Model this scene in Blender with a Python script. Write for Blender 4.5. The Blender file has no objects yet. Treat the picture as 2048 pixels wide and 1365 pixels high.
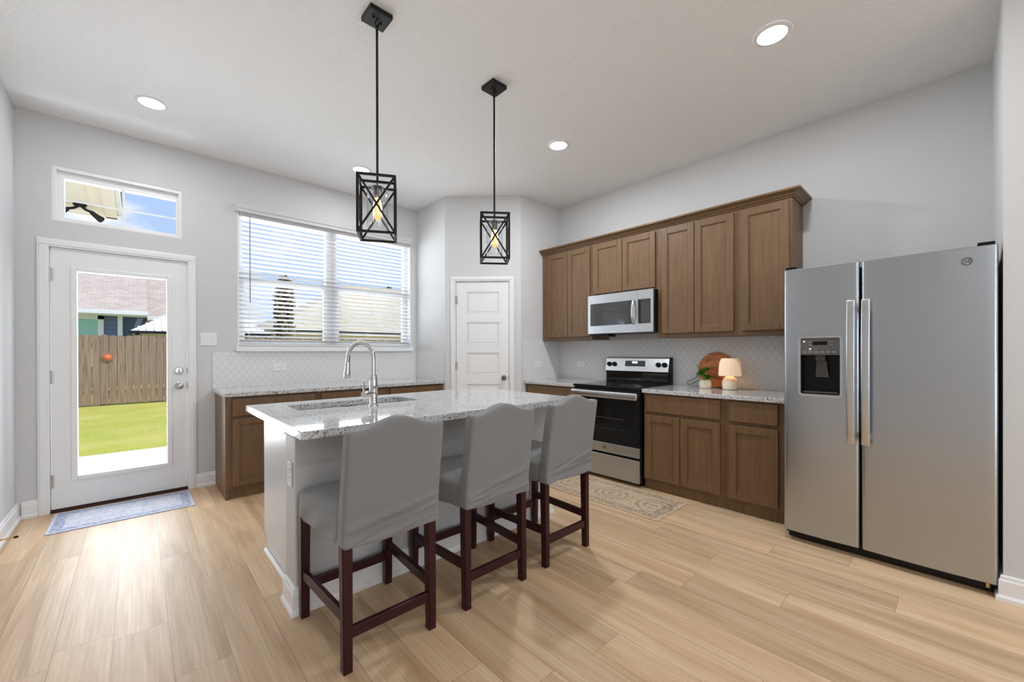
import bpy, bmesh, math, random
from mathutils import Vector, Matrix
random.seed(7)
S = bpy.context.scene
COL = S.collection
PI = math.pi

# ------------------------------------------------------------------ camera, world, sun, daylight, exposure
cd = bpy.data.cameras.new('camera')
cam = bpy.data.objects.new('camera', cd); COL.objects.link(cam)
F_PX, CY, YAW, PITCH, ROLL, CAM_H = 813.2481, 705.9365, 42.6569, -0.1222, -0.1395, 1.2448
cd.sensor_width = 36.0
cd.lens = F_PX * 36.0 / 2048
cd.shift_y = (CY - 682.5) / 2048
cd.clip_start = 0.05
_y, _p, _r = map(math.radians, (YAW, PITCH, ROLL))
_F = Vector((math.sin(_y)*math.cos(_p), math.cos(_y)*math.cos(_p), math.sin(_p)))
_R = Vector((math.cos(_y), -math.sin(_y), 0)); _U = _R.cross(_F)
_R2 = _R*math.cos(_r) + _U*math.sin(_r); _U2 = -_R*math.sin(_r) + _U*math.cos(_r)
_m = Matrix((_R2, _U2, -_F)).transposed().to_4x4(); _m.translation = Vector((0, 0, CAM_H))
cam.matrix_world = _m
S.camera = cam
S.view_settings.view_transform = 'Standard'
S.view_settings.look = 'None'
S.view_settings.exposure = 0.09
S.view_settings.gamma = 1.0
S.view_settings.use_curve_mapping = False
S.cycles.use_denoising = True
S.cycles.max_bounces = 10
S.cycles.diffuse_bounces = 6
S.cycles.transparent_max_bounces = 24
S.cycles.sample_clamp_indirect = 6.0

w = bpy.data.worlds.new('sky'); S.world = w; w.use_nodes = True
nt = w.node_tree; nt.nodes.clear()
def wn(t, **k):
    n = nt.nodes.new(t)
    for a, b in k.items(): setattr(n, a, b)
    return n
tc = wn('ShaderNodeTexCoord')
sep = wn('ShaderNodeSeparateXYZ'); nt.links.new(tc.outputs['Generated'], sep.inputs[0])
grad = wn('ShaderNodeValToRGB')
grad.color_ramp.elements[0].position = 0.0; grad.color_ramp.elements[0].color = (0.54, 0.70, 0.95, 1)
grad.color_ramp.elements[1].position = 0.55; grad.color_ramp.elements[1].color = (0.34, 0.52, 0.92, 1)
nt.links.new(sep.outputs['Z'], grad.inputs[0])
mp = wn('ShaderNodeMapping'); mp.inputs['Scale'].default_value = (3.2, 3.2, 7.0); mp.inputs['Location'].default_value = (0.35, 1.2, 0.6)
nt.links.new(tc.outputs['Generated'], mp.inputs[0])
nz = wn('ShaderNodeTexNoise'); nz.inputs['Scale'].default_value = 1.5; nz.inputs['Detail'].default_value = 8; nz.inputs['Roughness'].default_value = 0.58
nt.links.new(mp.outputs[0], nz.inputs['Vector'])
cr = wn('ShaderNodeValToRGB'); cr.color_ramp.elements[0].position = 0.49; cr.color_ramp.elements[1].position = 0.63
nt.links.new(nz.outputs['Fac'], cr.inputs[0])
mx = wn('ShaderNodeMix', data_type='RGBA'); mx.inputs['B'].default_value = (0.95, 0.96, 1.0, 1)
nt.links.new(cr.outputs[0], mx.inputs['Factor']); nt.links.new(grad.outputs[0], mx.inputs['A'])
bg = wn('ShaderNodeBackground'); bg.inputs['Strength'].default_value = 1.0
nt.links.new(mx.outputs['Result'], bg.inputs[0])
wo = wn('ShaderNodeOutputWorld'); nt.links.new(bg.outputs[0], wo.inputs[0])

sd = bpy.data.lights.new('sun', 'SUN'); sd.energy = 3.9; sd.angle = 0.01; sd.color = (1.0, 0.96, 0.88)
sun = bpy.data.objects.new('sun', sd); COL.objects.link(sun)
sun.rotation_euler = Vector((-0.38, 0.45, -1.0)).to_track_quat('-Z', 'Y').to_euler()

def area_light(name, loc, direction, sx, sy, power, color=(1, 1, 1), shape='RECTANGLE', spread=180):
    l = bpy.data.lights.new(name, 'AREA'); l.shape = shape; l.size = sx
    if shape in ('RECTANGLE', 'ELLIPSE'): l.size_y = sy
    l.energy = power; l.color = color; l.spread = math.radians(spread)
    o = bpy.data.objects.new(name, l); COL.objects.link(o); o.location = loc
    o.rotation_euler = Vector(direction).to_track_quat('-Z', 'Y').to_euler()
    return o
COOL = (0.87, 0.935, 1.0)
# added fill lamps, set at two made-up windows behind the camera
area_light('rear_fill_lamp', (0.25, -4.66, 1.55), (-0.2, 1, 0.40), 1.5, 1.9, 44, COOL)
area_light('rear_fill_lamp', (2.15, -4.66, 1.55), (-0.5, 1, 0.45), 1.5, 1.9, 10, COOL)
# daylight arriving at the kitchen window and at the glazed door
area_light('kitchen_window_daylight', (1.66, 5.35, 2.05), (0, -1, 0.0), 1.9, 1.4, 62, COOL)
area_light('door_daylight', (-0.08, 5.35, 1.1), (0, -1, 0.0), 0.6, 1.7, 46, COOL)
LAMP_W = 6.0          # each recessed ceiling light

# ------------------------------------------------------------------ measured layout
XL, YW, ZC = -0.6669, 4.7328, 3.0869          # left wall, window wall, ceiling
XP, YP1, XQ, XC = 2.6788, 4.0745, 3.3128, 3.9997
YQ = YP1 - (XQ - XP)
XS, YS = 3.176, -0.1686                        # wall beside the refrigerator
YR = -4.6                                      # wall behind the camera
ZT = 0.9069                                    # counter height
GZ = -0.10                                     # ground outside

# ------------------------------------------------------------------ materials
MATS = {}
def _lin(c): return tuple((x/12.92 if x <= 0.04045 else ((x+0.055)/1.055)**2.4) for x in c)
def rgb(r, g, b): return _lin((r/255, g/255, b/255)) + (1.0,)
class NT:
    def __init__(s, name):
        s.m = bpy.data.materials.new(name); s.m.use_nodes = True
        s.t = s.m.node_tree; s.b = s.t.nodes['Principled BSDF']; s.out = s.t.nodes['Material Output']
        MATS[name] = s.m
    def n(s, t, ins=None, **k):
        x = s.t.nodes.new(t)
        for a, b in k.items(): setattr(x, a, b)
        for a, b in (ins or {}).items(): s.set(x, a, b)
        return x
    def set(s, x, a, b):
        if isinstance(b, bpy.types.NodeSocket): s.t.links.new(b, x.inputs[a])
        else: x.inputs[a].default_value = b
    def p(s, **k):
        for a, b in k.items(): s.set(s.b, a.replace('_', ' '), b)
    def math(s, op, a, b=0.0, c=0.0):
        x = s.n('ShaderNodeMath', operation=op)
        for i, v in enumerate((a, b, c)):
            s.set(x, i, v)
        return x.outputs[0]
    def obj(s): return s.n('ShaderNodeTexCoord').outputs['Object']
    def mapped(s, scale=(1, 1, 1), loc=(0, 0, 0), rot=(0, 0, 0), vec=None):
        m = s.n('ShaderNodeMapping', {'Scale': scale, 'Location': loc, 'Rotation': rot})
        s.t.links.new(vec if vec is not None else s.obj(), m.inputs[0]); return m.outputs[0]
    def noise(s, vec, scale, detail=3, rough=0.5, dist=0.0):
        x = s.n('ShaderNodeTexNoise', {'Scale': scale, 'Detail': detail, 'Roughness': rough, 'Distortion': dist})
        s.t.links.new(vec, x.inputs['Vector']); return x.outputs['Fac']
    def ramp(s, fac, stops, interp='LINEAR'):
        x = s.n('ShaderNodeValToRGB'); r = x.color_ramp; r.interpolation = interp
        while len(r.elements) < len(stops): r.elements.new(0.5)
        for e, (q, c) in zip(r.elements, stops):
            e.position = q; e.color = c if len(c) == 4 else tuple(c)+(1,)
        s.t.links.new(fac, x.inputs[0]); return x.outputs[0]
    def mix(s, f, a, b, blend='MIX'):
        x = s.n('ShaderNodeMix', data_type='RGBA', blend_type=blend)
        s.set(x, 'Factor', f); s.set(x, 'A', a); s.set(x, 'B', b); return x.outputs['Result']
    def bump(s, h, strength=0.3, dist=0.01):
        x = s.n('ShaderNodeBump', {'Strength': strength, 'Distance': dist}); s.t.links.new(h, x.inputs['Height'])
        s.t.links.new(x.outputs[0], s.b.inputs['Normal'])
G = lambda v: (v, v, v, 1)

def plain(name, col, rough=0.5, metal=0.0, var=0.04, vscale=30, bump=0.0, bscale=200, coat=0.0, spec=0.5, bdist=0.002):
    t = NT(name); o = t.obj()
    f = t.noise(o, vscale, 3)
    c = t.mix(f, tuple(x*(1-var) for x in col[:3])+(1,), tuple(min(1, x*(1+var)) for x in col[:3])+(1,))
    t.p(Base_Color=c, Roughness=rough, Metallic=metal)
    t.b.inputs['Specular IOR Level'].default_value = spec
    if coat: t.b.inputs['Coat Weight'].default_value = coat; t.b.inputs['Coat Roughness'].default_value = 0.1
    if bump: t.bump(t.noise(o, bscale, 2), bump, bdist)
    return t.m

plain('wall_paint', G(0.65), 0.85, var=0.015, vscale=4, bump=0.35, bscale=120, spec=0.2)
plain('ceiling_paint', G(0.88), 0.9, var=0.01, vscale=4, bump=1.0, bscale=75, spec=0.1, bdist=0.006)
plain('white_trim', G(0.84), 0.35, var=0.01)
plain('white_plastic', G(0.8), 0.3, var=0.01)
plain('island_paint', G(0.56), 0.5, var=0.015, bump=0.15, bscale=160)
plain('end_panel_paint', G(0.62), 0.3, var=0.015)
plain('blind_white', G(0.66), 0.45, var=0.01)
plain('cord_grey', G(0.25), 0.6)
plain('black_metal', (0.018, 0.017, 0.016, 1), 0.45, 0.6)
plain('black_plastic', G(0.006), 0.35, spec=0.25)
plain('dark_plastic', G(0.05), 0.4)
plain('grey_plastic', G(0.11), 0.35)
plain('bronze', (0.05, 0.025, 0.018, 1), 0.5, 0.5)
plain('brass', (0.6, 0.42, 0.2, 1), 0.35, 1.0)
plain('chrome', G(0.72), 0.1, 1.0, var=0.01)
plain('nickel', G(0.55), 0.28, 1.0, var=0.02)
plain('dark_nickel', G(0.22), 0.3, 1.0, var=0.02)
plain('sink_steel', G(0.42), 0.3, 1.0, var=0.05)
plain('mahogany', (0.034, 0.006, 0.008, 1), 0.32, var=0.2, vscale=15, spec=0.35)
plain('ceramic_cream', rgb(238, 226, 205), 0.35, var=0.03)
plain('leaf_green', (0.16, 0.42, 0.05, 1), 0.45, var=0.5, vscale=25)
plain('soil', (0.03, 0.02, 0.012, 1), 0.9)
plain('concrete', rgb(196, 195, 193), 0.9, var=0.05, vscale=3, bump=0.2, bscale=60)
plain('siding_cream', rgb(255, 240, 222), 0.7, var=0.02)
plain('gutter_mint', rgb(240, 240, 236), 0.5)
plain('sheet_metal_white', rgb(225, 228, 232), 0.4, var=0.02)
plain('window_tint', rgb(150, 200, 190), 0.15, var=0.05, vscale=2)
plain('window_dark', rgb(140, 135, 120), 0.2, var=0.1, vscale=2)
plain('orange_enamel', rgb(222, 120, 70), 0.5, var=0.1)
plain('bark', (0.12, 0.08, 0.05, 1), 0.9, var=0.3)
plain('tree_leaf', (0.20, 0.15, 0.08, 1), 0.8, var=0.4, vscale=2)
plain('hedge_leaf', (0.07, 0.12, 0.05, 1), 0.8, var=0.5, vscale=3)
plain('far_tree_leaf', (0.05, 0.10, 0.03, 1), 0.8, var=0.5, vscale=2)

# stainless steel with a fine horizontal brush
def steel(name, v, rough, axis_scale, tint=(0.98, 1.0, 1.02)):
    t = NT(name)
    f = t.noise(t.mapped(axis_scale), 1.0, 3, 0.5)
    g = t.noise(t.mapped((1.2, 1.2, 7.0)), 1.0, 2, 0.5)
    t.p(Base_Color=t.ramp(f, [(0.25, tuple(v*0.99*q for q in tint)+(1,)), (0.75, tuple(v*1.01*q for q in tint)+(1,))]), Metallic=1.0,
        Roughness=rough)
    t.bump(t.math('MULTIPLY', g, 0.003), 1.0, 1.0)
    return t.m
steel('stainless', 0.53, 0.28, (3, 3, 420), tint=(0.93, 0.99, 1.05))
steel('stainless_bright', 0.66, 0.24, (3, 3, 420))

t = NT('black_glass'); t.p(Base_Color=G(0.006), Roughness=0.06); t.b.inputs['IOR'].default_value = 1.6
t = NT('oven_glass'); t.b.inputs['Specular IOR Level'].default_value = 0.3; f = t.noise(t.obj(), 6, 2); t.p(Base_Color=t.mix(f, G(0.006), G(0.012)), Roughness=0.07)
t = NT('microwave_glass'); t.p(Base_Color=G(0.03), Roughness=0.06); t.b.inputs['IOR'].default_value = 1.9
t = NT('keypad'); f = t.n('ShaderNodeTexChecker', {'Scale': 140.0, 'Color1': G(0.02), 'Color2': G(0.09)})
t.t.links.new(t.obj(), f.inputs['Vector']); t.p(Base_Color=f.outputs['Color'], Roughness=0.25)
t = NT('cooktop_glass'); t.p(Base_Color=G(0.008), Roughness=0.07)

def clear(name, gloss=0.08, tint=(1, 1, 1, 1), rough=0.02):
    t = NT(name); t.t.nodes.remove(t.b)
    tr = t.n('ShaderNodeBsdfTransparent', {'Color': tint}); gl = t.n('ShaderNodeBsdfGlossy', {'Roughness': rough})
    fr = t.n('ShaderNodeLayerWeight', {'Blend': 0.5})
    k = t.math('MULTIPLY', t.math('MULTIPLY_ADD', t.math('POWER', fr.outputs['Facing'], 4.0), 0.45, 0.035), gloss)
    m = t.n('ShaderNodeMixShader'); t.t.links.new(k, m.inputs[0]); t.t.links.new(tr.outputs[0], m.inputs[1]); t.t.links.new(gl.outputs[0], m.inputs[2])
    t.t.links.new(m.outputs[0], t.out.inputs[0]); return t.m
clear('pane_glass', 0.03)
clear('shade_glass', 1.9, (0.93, 0.95, 0.97, 1))

def emit(name, col, strength):
    t = NT(name); t.p(Base_Color=col, Roughness=0.5)
    t.b.inputs['Emission Color'].default_value = col; t.b.inputs['Emission Strength'].default_value = strength; return t.m
emit('lamp_diffuser', (1, 1, 1, 1), 8.0)
emit('bulb_glow', (1.0, 0.52, 0.17, 1), 1.15)
emit('filament_glow', (1.0, 0.80, 0.5, 1), 8.0)
emit('led_white', (1, 1, 1, 1), 3.0)
t = NT('pleated_shade'); t.p(Base_Color=rgb(245, 228, 205), Roughness=0.8)
t.b.inputs['Emission Color'].default_value = rgb(255, 205, 150); t.b.inputs['Emission Strength'].default_value = 0.22
wv = t.n('ShaderNodeTexCoord').outputs['UV']

# oak plank floor: boards run along Y
t = NT('oak_planks'); s3 = t.n('ShaderNodeSeparateXYZ'); t.t.links.new(t.obj(), s3.inputs[0])
PW, PL = 0.182, 1.22
u = t.math('DIVIDE', t.math('ADD', s3.outputs['X'], 0.262+PW*40), PW)
row = t.math('FLOOR', u); fu = t.math('FRACT', u)
wr = t.n('ShaderNodeTexWhiteNoise', noise_dimensions='1D'); t.t.links.new(row, wr.inputs['W'])
v = t.math('ADD', t.math('DIVIDE', t.math('ADD', s3.outputs['Y'], 40.0), PL), wr.outputs['Value'])
col_ = t.math('FLOOR', v); fv = t.math('FRACT', v)
cmb = t.n('ShaderNodeCombineXYZ'); t.t.links.new(row, cmb.inputs[0]); t.t.links.new(col_, cmb.inputs[1])
wr2 = t.n('ShaderNodeTexWhiteNoise', noise_dimensions='3D'); t.t.links.new(cmb.outputs[0], wr2.inputs['Vector'])
rnd = wr2.outputs['Value']
off = t.n('ShaderNodeCombineXYZ'); t.t.links.new(t.math('MULTIPLY', rnd, 37.0), off.inputs[0]); t.t.links.new(t.math('MULTIPLY', rnd, 91.0), off.inputs[1])
va = t.n('ShaderNodeVectorMath', operation='ADD'); t.t.links.new(t.obj(), va.inputs[0]); t.t.links.new(off.outputs[0], va.inputs[1])
pv = va.outputs[0]
broad = t.noise(t.mapped((7, 0.55, 1), vec=pv), 1.6, 4, 0.55, 0.6)
fine = t.noise(t.mapped((130, 2.6, 1), vec=pv), 1.0, 4, 0.6, 0.15)
cath = t.n('ShaderNodeTexWave', {'Scale': 1.0, 'Distortion': 7.0, 'Detail': 2.0, 'Detail Scale': 0.7}, wave_type='BANDS', bands_direction='X')
t.t.links.new(t.mapped((16, 1.1, 1), vec=pv), cath.inputs['Vector'])
base = t.ramp(broad, [(0.30, rgb(186, 153, 117)), (0.5, rgb(212, 181, 145)), (0.72, rgb(226, 201, 168))])
base = t.mix(t.math('MULTIPLY', cath.outputs['Fac'], 0.22), base, rgb(188, 152, 112))
base = t.mix(t.ramp(fine, [(0.42, G(0.0)), (0.72, G(0.38))]), base, rgb(170, 134, 96))
tone = t.math('MULTIPLY_ADD', rnd, 0.26, 0.87)
tn = t.n('ShaderNodeCombineXYZ')
for i in range(3): t.t.links.new(tone, tn.inputs[i])
base = t.mix(1.0, base, tn.outputs[0], 'MULTIPLY')
du = t.math('MINIMUM', fu, t.math('SUBTRACT', 1.0, fu)); dv = t.math('MINIMUM', fv, t.math('SUBTRACT', 1.0, fv))
seam = t.math('MAXIMUM', t.math('LESS_THAN', du, 0.0075), t.math('LESS_THAN', dv, 0.0011))
base = t.mix(t.math('MULTIPLY', seam, 0.5), base, rgb(112, 86, 60))
t.p(Base_Color=base, Roughness=t.math('MULTIPLY_ADD', fine, 0.12, 0.44))
t.bump(t.math('SUBTRACT', t.math('MULTIPLY', fine, -0.35), seam), 0.22, 0.002)

# granite
t = NT('granite'); o = t.obj()
v1 = t.n('ShaderNodeTexVoronoi', {'Scale': 130.0}); t.t.links.new(o, v1.inputs['Vector'])
cell = t.n('ShaderNodeSeparateColor'); t.t.links.new(v1.outputs['Color'], cell.inputs[0])
n1 = t.noise(o, 60, 4, 0.65); n2 = t.noise(o, 14, 3)
k = t.math('ADD', t.math('MULTIPLY', cell.outputs[0], 0.55), t.math('MULTIPLY', n1, 0.75))
c = t.ramp(k, [(0.29, G(0.04)), (0.38, G(0.18)), (0.47, G(0.44)), (0.58, G(0.58)), (0.9, G(0.72))])
c = t.mix(t.ramp(n2, [(0.55, G(0)), (0.75, G(0.35))]), c, rgb(150, 146, 142))
t.p(Base_Color=c, Roughness=0.06); t.b.inputs['Coat Weight'].default_value = 0.4; t.b.inputs['Coat Roughness'].default_value = 0.02

# lantern-shaped glazed tile; rot=0 for a wall facing X, 1 for a wall facing Y
def tile(name, ax):
    t = NT(name); s3 = t.n('ShaderNodeSeparateXYZ'); t.t.links.new(t.obj(), s3.inputs[0])
    h = s3.outputs[ax]; z = s3.outputs['Z']; W, H = 0.066, 0.088
    s_ = t.math('MULTIPLY_ADD', t.math('COSINE', t.math('MULTIPLY', z, 2*PI/H)), -0.5, 0.5)
    sh = t.math('MULTIPLY', s_, 0.5)
    def dist(sign):
        q = t.math('FRACT', t.math('ADD', t.math('SUBTRACT' if sign > 0 else 'ADD', t.math('DIVIDE', h, W), sh), 100.5))
        return t.math('ABSOLUTE', t.math('SUBTRACT', q, 0.5))
    d = t.math('MINIMUM', dist(1), dist(-1))
    g = t.ramp(d, [(0.02, G(0)), (0.09, G(1))])
    t.p(Base_Color=t.mix(g, G(0.67), G(0.74)), Roughness=0.22)
    t.bump(g, 0.35, 0.003)
tile('lantern_tile_along_y', 'Y'); tile('lantern_tile_along_x', 'X')

# stained cabinet wood
def wood(name, c1, c2, scale=(60, 60, 3), rough=0.45):
    t = NT(name); f = t.noise(t.mapped(scale), 1.0, 4, 0.6, 0.3); g = t.noise(t.obj(), 3, 2)
    c = t.ramp(f, [(0.3, c1), (0.7, c2)]); c = t.mix(t.math('MULTIPLY', g, 0.3), c, c1)
    t.p(Base_Color=c, Roughness=rough); t.bump(f, 0.06, 0.002); return t.m
wood('cabinet_wood', rgb(102, 77, 52), rgb(127, 97, 66))
t = NT('board_wood'); o = t.obj()
rg = t.n('ShaderNodeTexNoise', {'Scale': 5.0, 'Detail': 4.0, 'Distortion': 1.5}); t.t.links.new(t.mapped((1, 1, 3)), rg.inputs['Vector'])
t.p(Base_Color=t.ramp(rg.outputs['Fac'], [(0.3, rgb(138, 70, 38)), (0.5, rgb(200, 118, 66)), (0.7, rgb(226, 152, 92))]), Roughness=0.45)

# slipcover cloth
t = NT('slipcover_cloth'); o = t.obj()
f = t.noise(t.mapped((420, 420, 420)), 1.0, 2); g = t.noise(o, 3, 2)
t.p(Base_Color=t.mix(g, G(0.215), G(0.24)), Roughness=0.95); t.b.inputs['Sheen Weight'].default_value = 0.25
t.b.inputs['Specular IOR Level'].default_value = 0.15; t.bump(f, 0.25, 0.001)

# rugs (local coordinates: x along the long side, y across)
t = NT('blue_rug_pile'); o = t.obj(); s3 = t.n('ShaderNodeSeparateXYZ'); t.t.links.new(o, s3.inputs[0])
ax = t.math('ABSOLUTE', s3.outputs['X']); ay = t.math('ABSOLUTE', s3.outputs['Y'])
edge = t.math('MINIMUM', t.math('SUBTRACT', 0.405, ax), t.math('SUBTRACT', 0.245, ay))
n1 = t.noise(o, 45, 5, 0.75, 0.8); n2 = t.noise(o, 16, 4, 0.7, 1.2); n3 = t.noise(o, 260, 2)
c = t.ramp(n1, [(0.36, rgb(154, 163, 188)), (0.5, rgb(192, 195, 206)), (0.64, rgb(216, 212, 218))])
c = t.mix(t.ramp(n2, [(0.56, G(0)), (0.66, G(0.6))]), c, rgb(206, 176, 178))
band = t.math('MULTIPLY', t.math('GREATER_THAN', edge, 0.018), t.math('LESS_THAN', edge, 0.075))
c = t.mix(t.math('MULTIPLY', band, t.ramp(n1, [(0.4, G(0.75)), (0.62, G(0.1))])), c, rgb(122, 136, 176))
c = t.mix(t.math('LESS_THAN', edge, 0.014), c, rgb(200, 208, 226))
t.p(Base_Color=c, Roughness=0.95); t.bump(n3, 0.4, 0.002)

t = NT('runner_pile'); o = t.obj(); s3 = t.n('ShaderNodeSeparateXYZ'); t.t.links.new(o, s3.inputs[0])
RL, RW = 0.66, 0.27
ax = t.math('ABSOLUTE', s3.outputs['X']); ay = t.math('ABSOLUTE', s3.outputs['Y'])
edge = t.math('MINIMUM', t.math('SUBTRACT', RL, ax), t.math('SUBTRACT', RW, ay))
n1 = t.noise(o, 55, 4, 0.7, 0.6); n2 = t.noise(o, 22, 4, 0.7, 1.4)
mxx = t.math('PINGPONG', t.math('ADD', s3.outputs['X'], 10.10), 0.20)      # medallions 0.40 m apart
r2 = t.math('SQRT', t.math('ADD', t.math('MULTIPLY', mxx, mxx), t.math('MULTIPLY', t.math('MULTIPLY', s3.outputs['Y'], s3.outputs['Y']), 1.2)))
wob = t.math('ADD', r2, t.math('MULTIPLY', t.math('SUBTRACT', n2, 0.5), 0.10))
ring = t.ramp(t.math('FRACT', t.math('MULTIPLY', wob, 17.0)), [(0.1, G(0)), (0.3, G(1)), (0.5, G(0.2)), (0.8, G(0))])
c = t.ramp(n1, [(0.35, rgb(186, 158, 126)), (0.6, rgb(212, 190, 160))])
c = t.mix(t.math('MULTIPLY', ring, t.math('LESS_THAN', r2, 0.19)), c, rgb(140, 118, 104))
c = t.mix(t.ramp(n2, [(0.58, G(0)), (0.66, G(0.7))]), c, rgb(150, 150, 150))
c = t.mix(t.ramp(n2, [(0.30, G(0.6)), (0.38, G(0))]), c, rgb(208, 158, 104))
band = t.math('MULTIPLY', t.math('GREATER_THAN', edge, 0.03), t.math('LESS_THAN', edge, 0.085))
c = t.mix(t.math('MULTIPLY', band, t.ramp(n1, [(0.4, G(0.75)), (0.6, G(0.15))])), c, rgb(134, 116, 106))
line = t.math('MULTIPLY', t.math('GREATER_THAN', edge, 0.088), t.math('LESS_THAN', edge, 0.097))
c = t.mix(t.math('MULTIPLY', line, 0.6), c, rgb(120, 104, 98))
t.p(Base_Color=c, Roughness=0.95); t.bump(t.noise(o, 260, 2), 0.4, 0.002)

# outdoors
t = NT('lawn_grass'); o = t.obj(); n1 = t.noise(o, 1.1, 4, 0.6); n2 = t.noise(t.mapped((60, 25, 1)), 1.0, 3, 0.7)
c = t.ramp(n2, [(0.3, rgb(138, 148, 44)), (0.55, rgb(184, 188, 78)), (0.75, rgb(208, 202, 124))])
c = t.mix(t.ramp(n1, [(0.4, G(0)), (0.65, G(0.45))]), c, rgb(216, 200, 128))
t.p(Base_Color=c, Roughness=0.9); t.bump(n2, 0.8, 0.05)
t = NT('fence_wood'); o = t.obj(); f = t.noise(t.mapped((40, 40, 1.5)), 1.0, 4, 0.6, 0.3)
s3 = t.n('ShaderNodeSeparateXYZ'); t.t.links.new(o, s3.inputs[0])
wr = t.n('ShaderNodeTexWhiteNoise', noise_dimensions='1D'); t.t.links.new(t.math('FLOOR', t.math('DIVIDE', t.math('ADD', s3.outputs['X'], 30.0), 0.15)), wr.inputs['W'])
c = t.ramp(f, [(0.3, rgb(118, 98, 82)), (0.7, rgb(164, 142, 122))]); c = t.mix(t.math('MULTIPLY', wr.outputs['Value'], 0.35), c, rgb(128, 106, 88))
t.p(Base_Color=c, Roughness=0.9)
def shingle(name, a, b):
    t = NT(name); br = t.n('ShaderNodeTexBrick', {'Scale': 1.0, 'Brick Width': 0.26, 'Row Height': 0.11, 'Mortar Size': 0.006, 'Color1': a, 'Color2': b, 'Mortar': tuple(x*0.7 for x in a[:3])+(1,)})
    t.t.links.new(t.mapped((1, 1, 1), vec=t.n('ShaderNodeTexCoord').outputs['UV']), br.inputs['Vector'])
    n_ = t.noise(t.obj(), 5, 4, 0.7)
    t.p(Base_Color=t.mix(t.math('MULTIPLY', n_, 0.5), br.outputs['Color'], b), Roughness=0.95)
shingle('shingles_brown', rgb(160, 149, 142), rgb(184, 172, 164)); shingle('shingles_beige', rgb(170, 160, 138), rgb(190, 181, 160))
t = NT('lap_siding'); s3 = t.n('ShaderNodeSeparateXYZ'); t.t.links.new(t.obj(), s3.inputs[0])
q = t.math('FRACT', t.math('DIVIDE', s3.outputs['Z'], 0.16)); t.p(Base_Color=t.mix(t.math('LESS_THAN', q, 0.1), rgb(96, 112, 142), rgb(72, 84, 108)), Roughness=0.7)
def M(n): return MATS[n]

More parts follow.
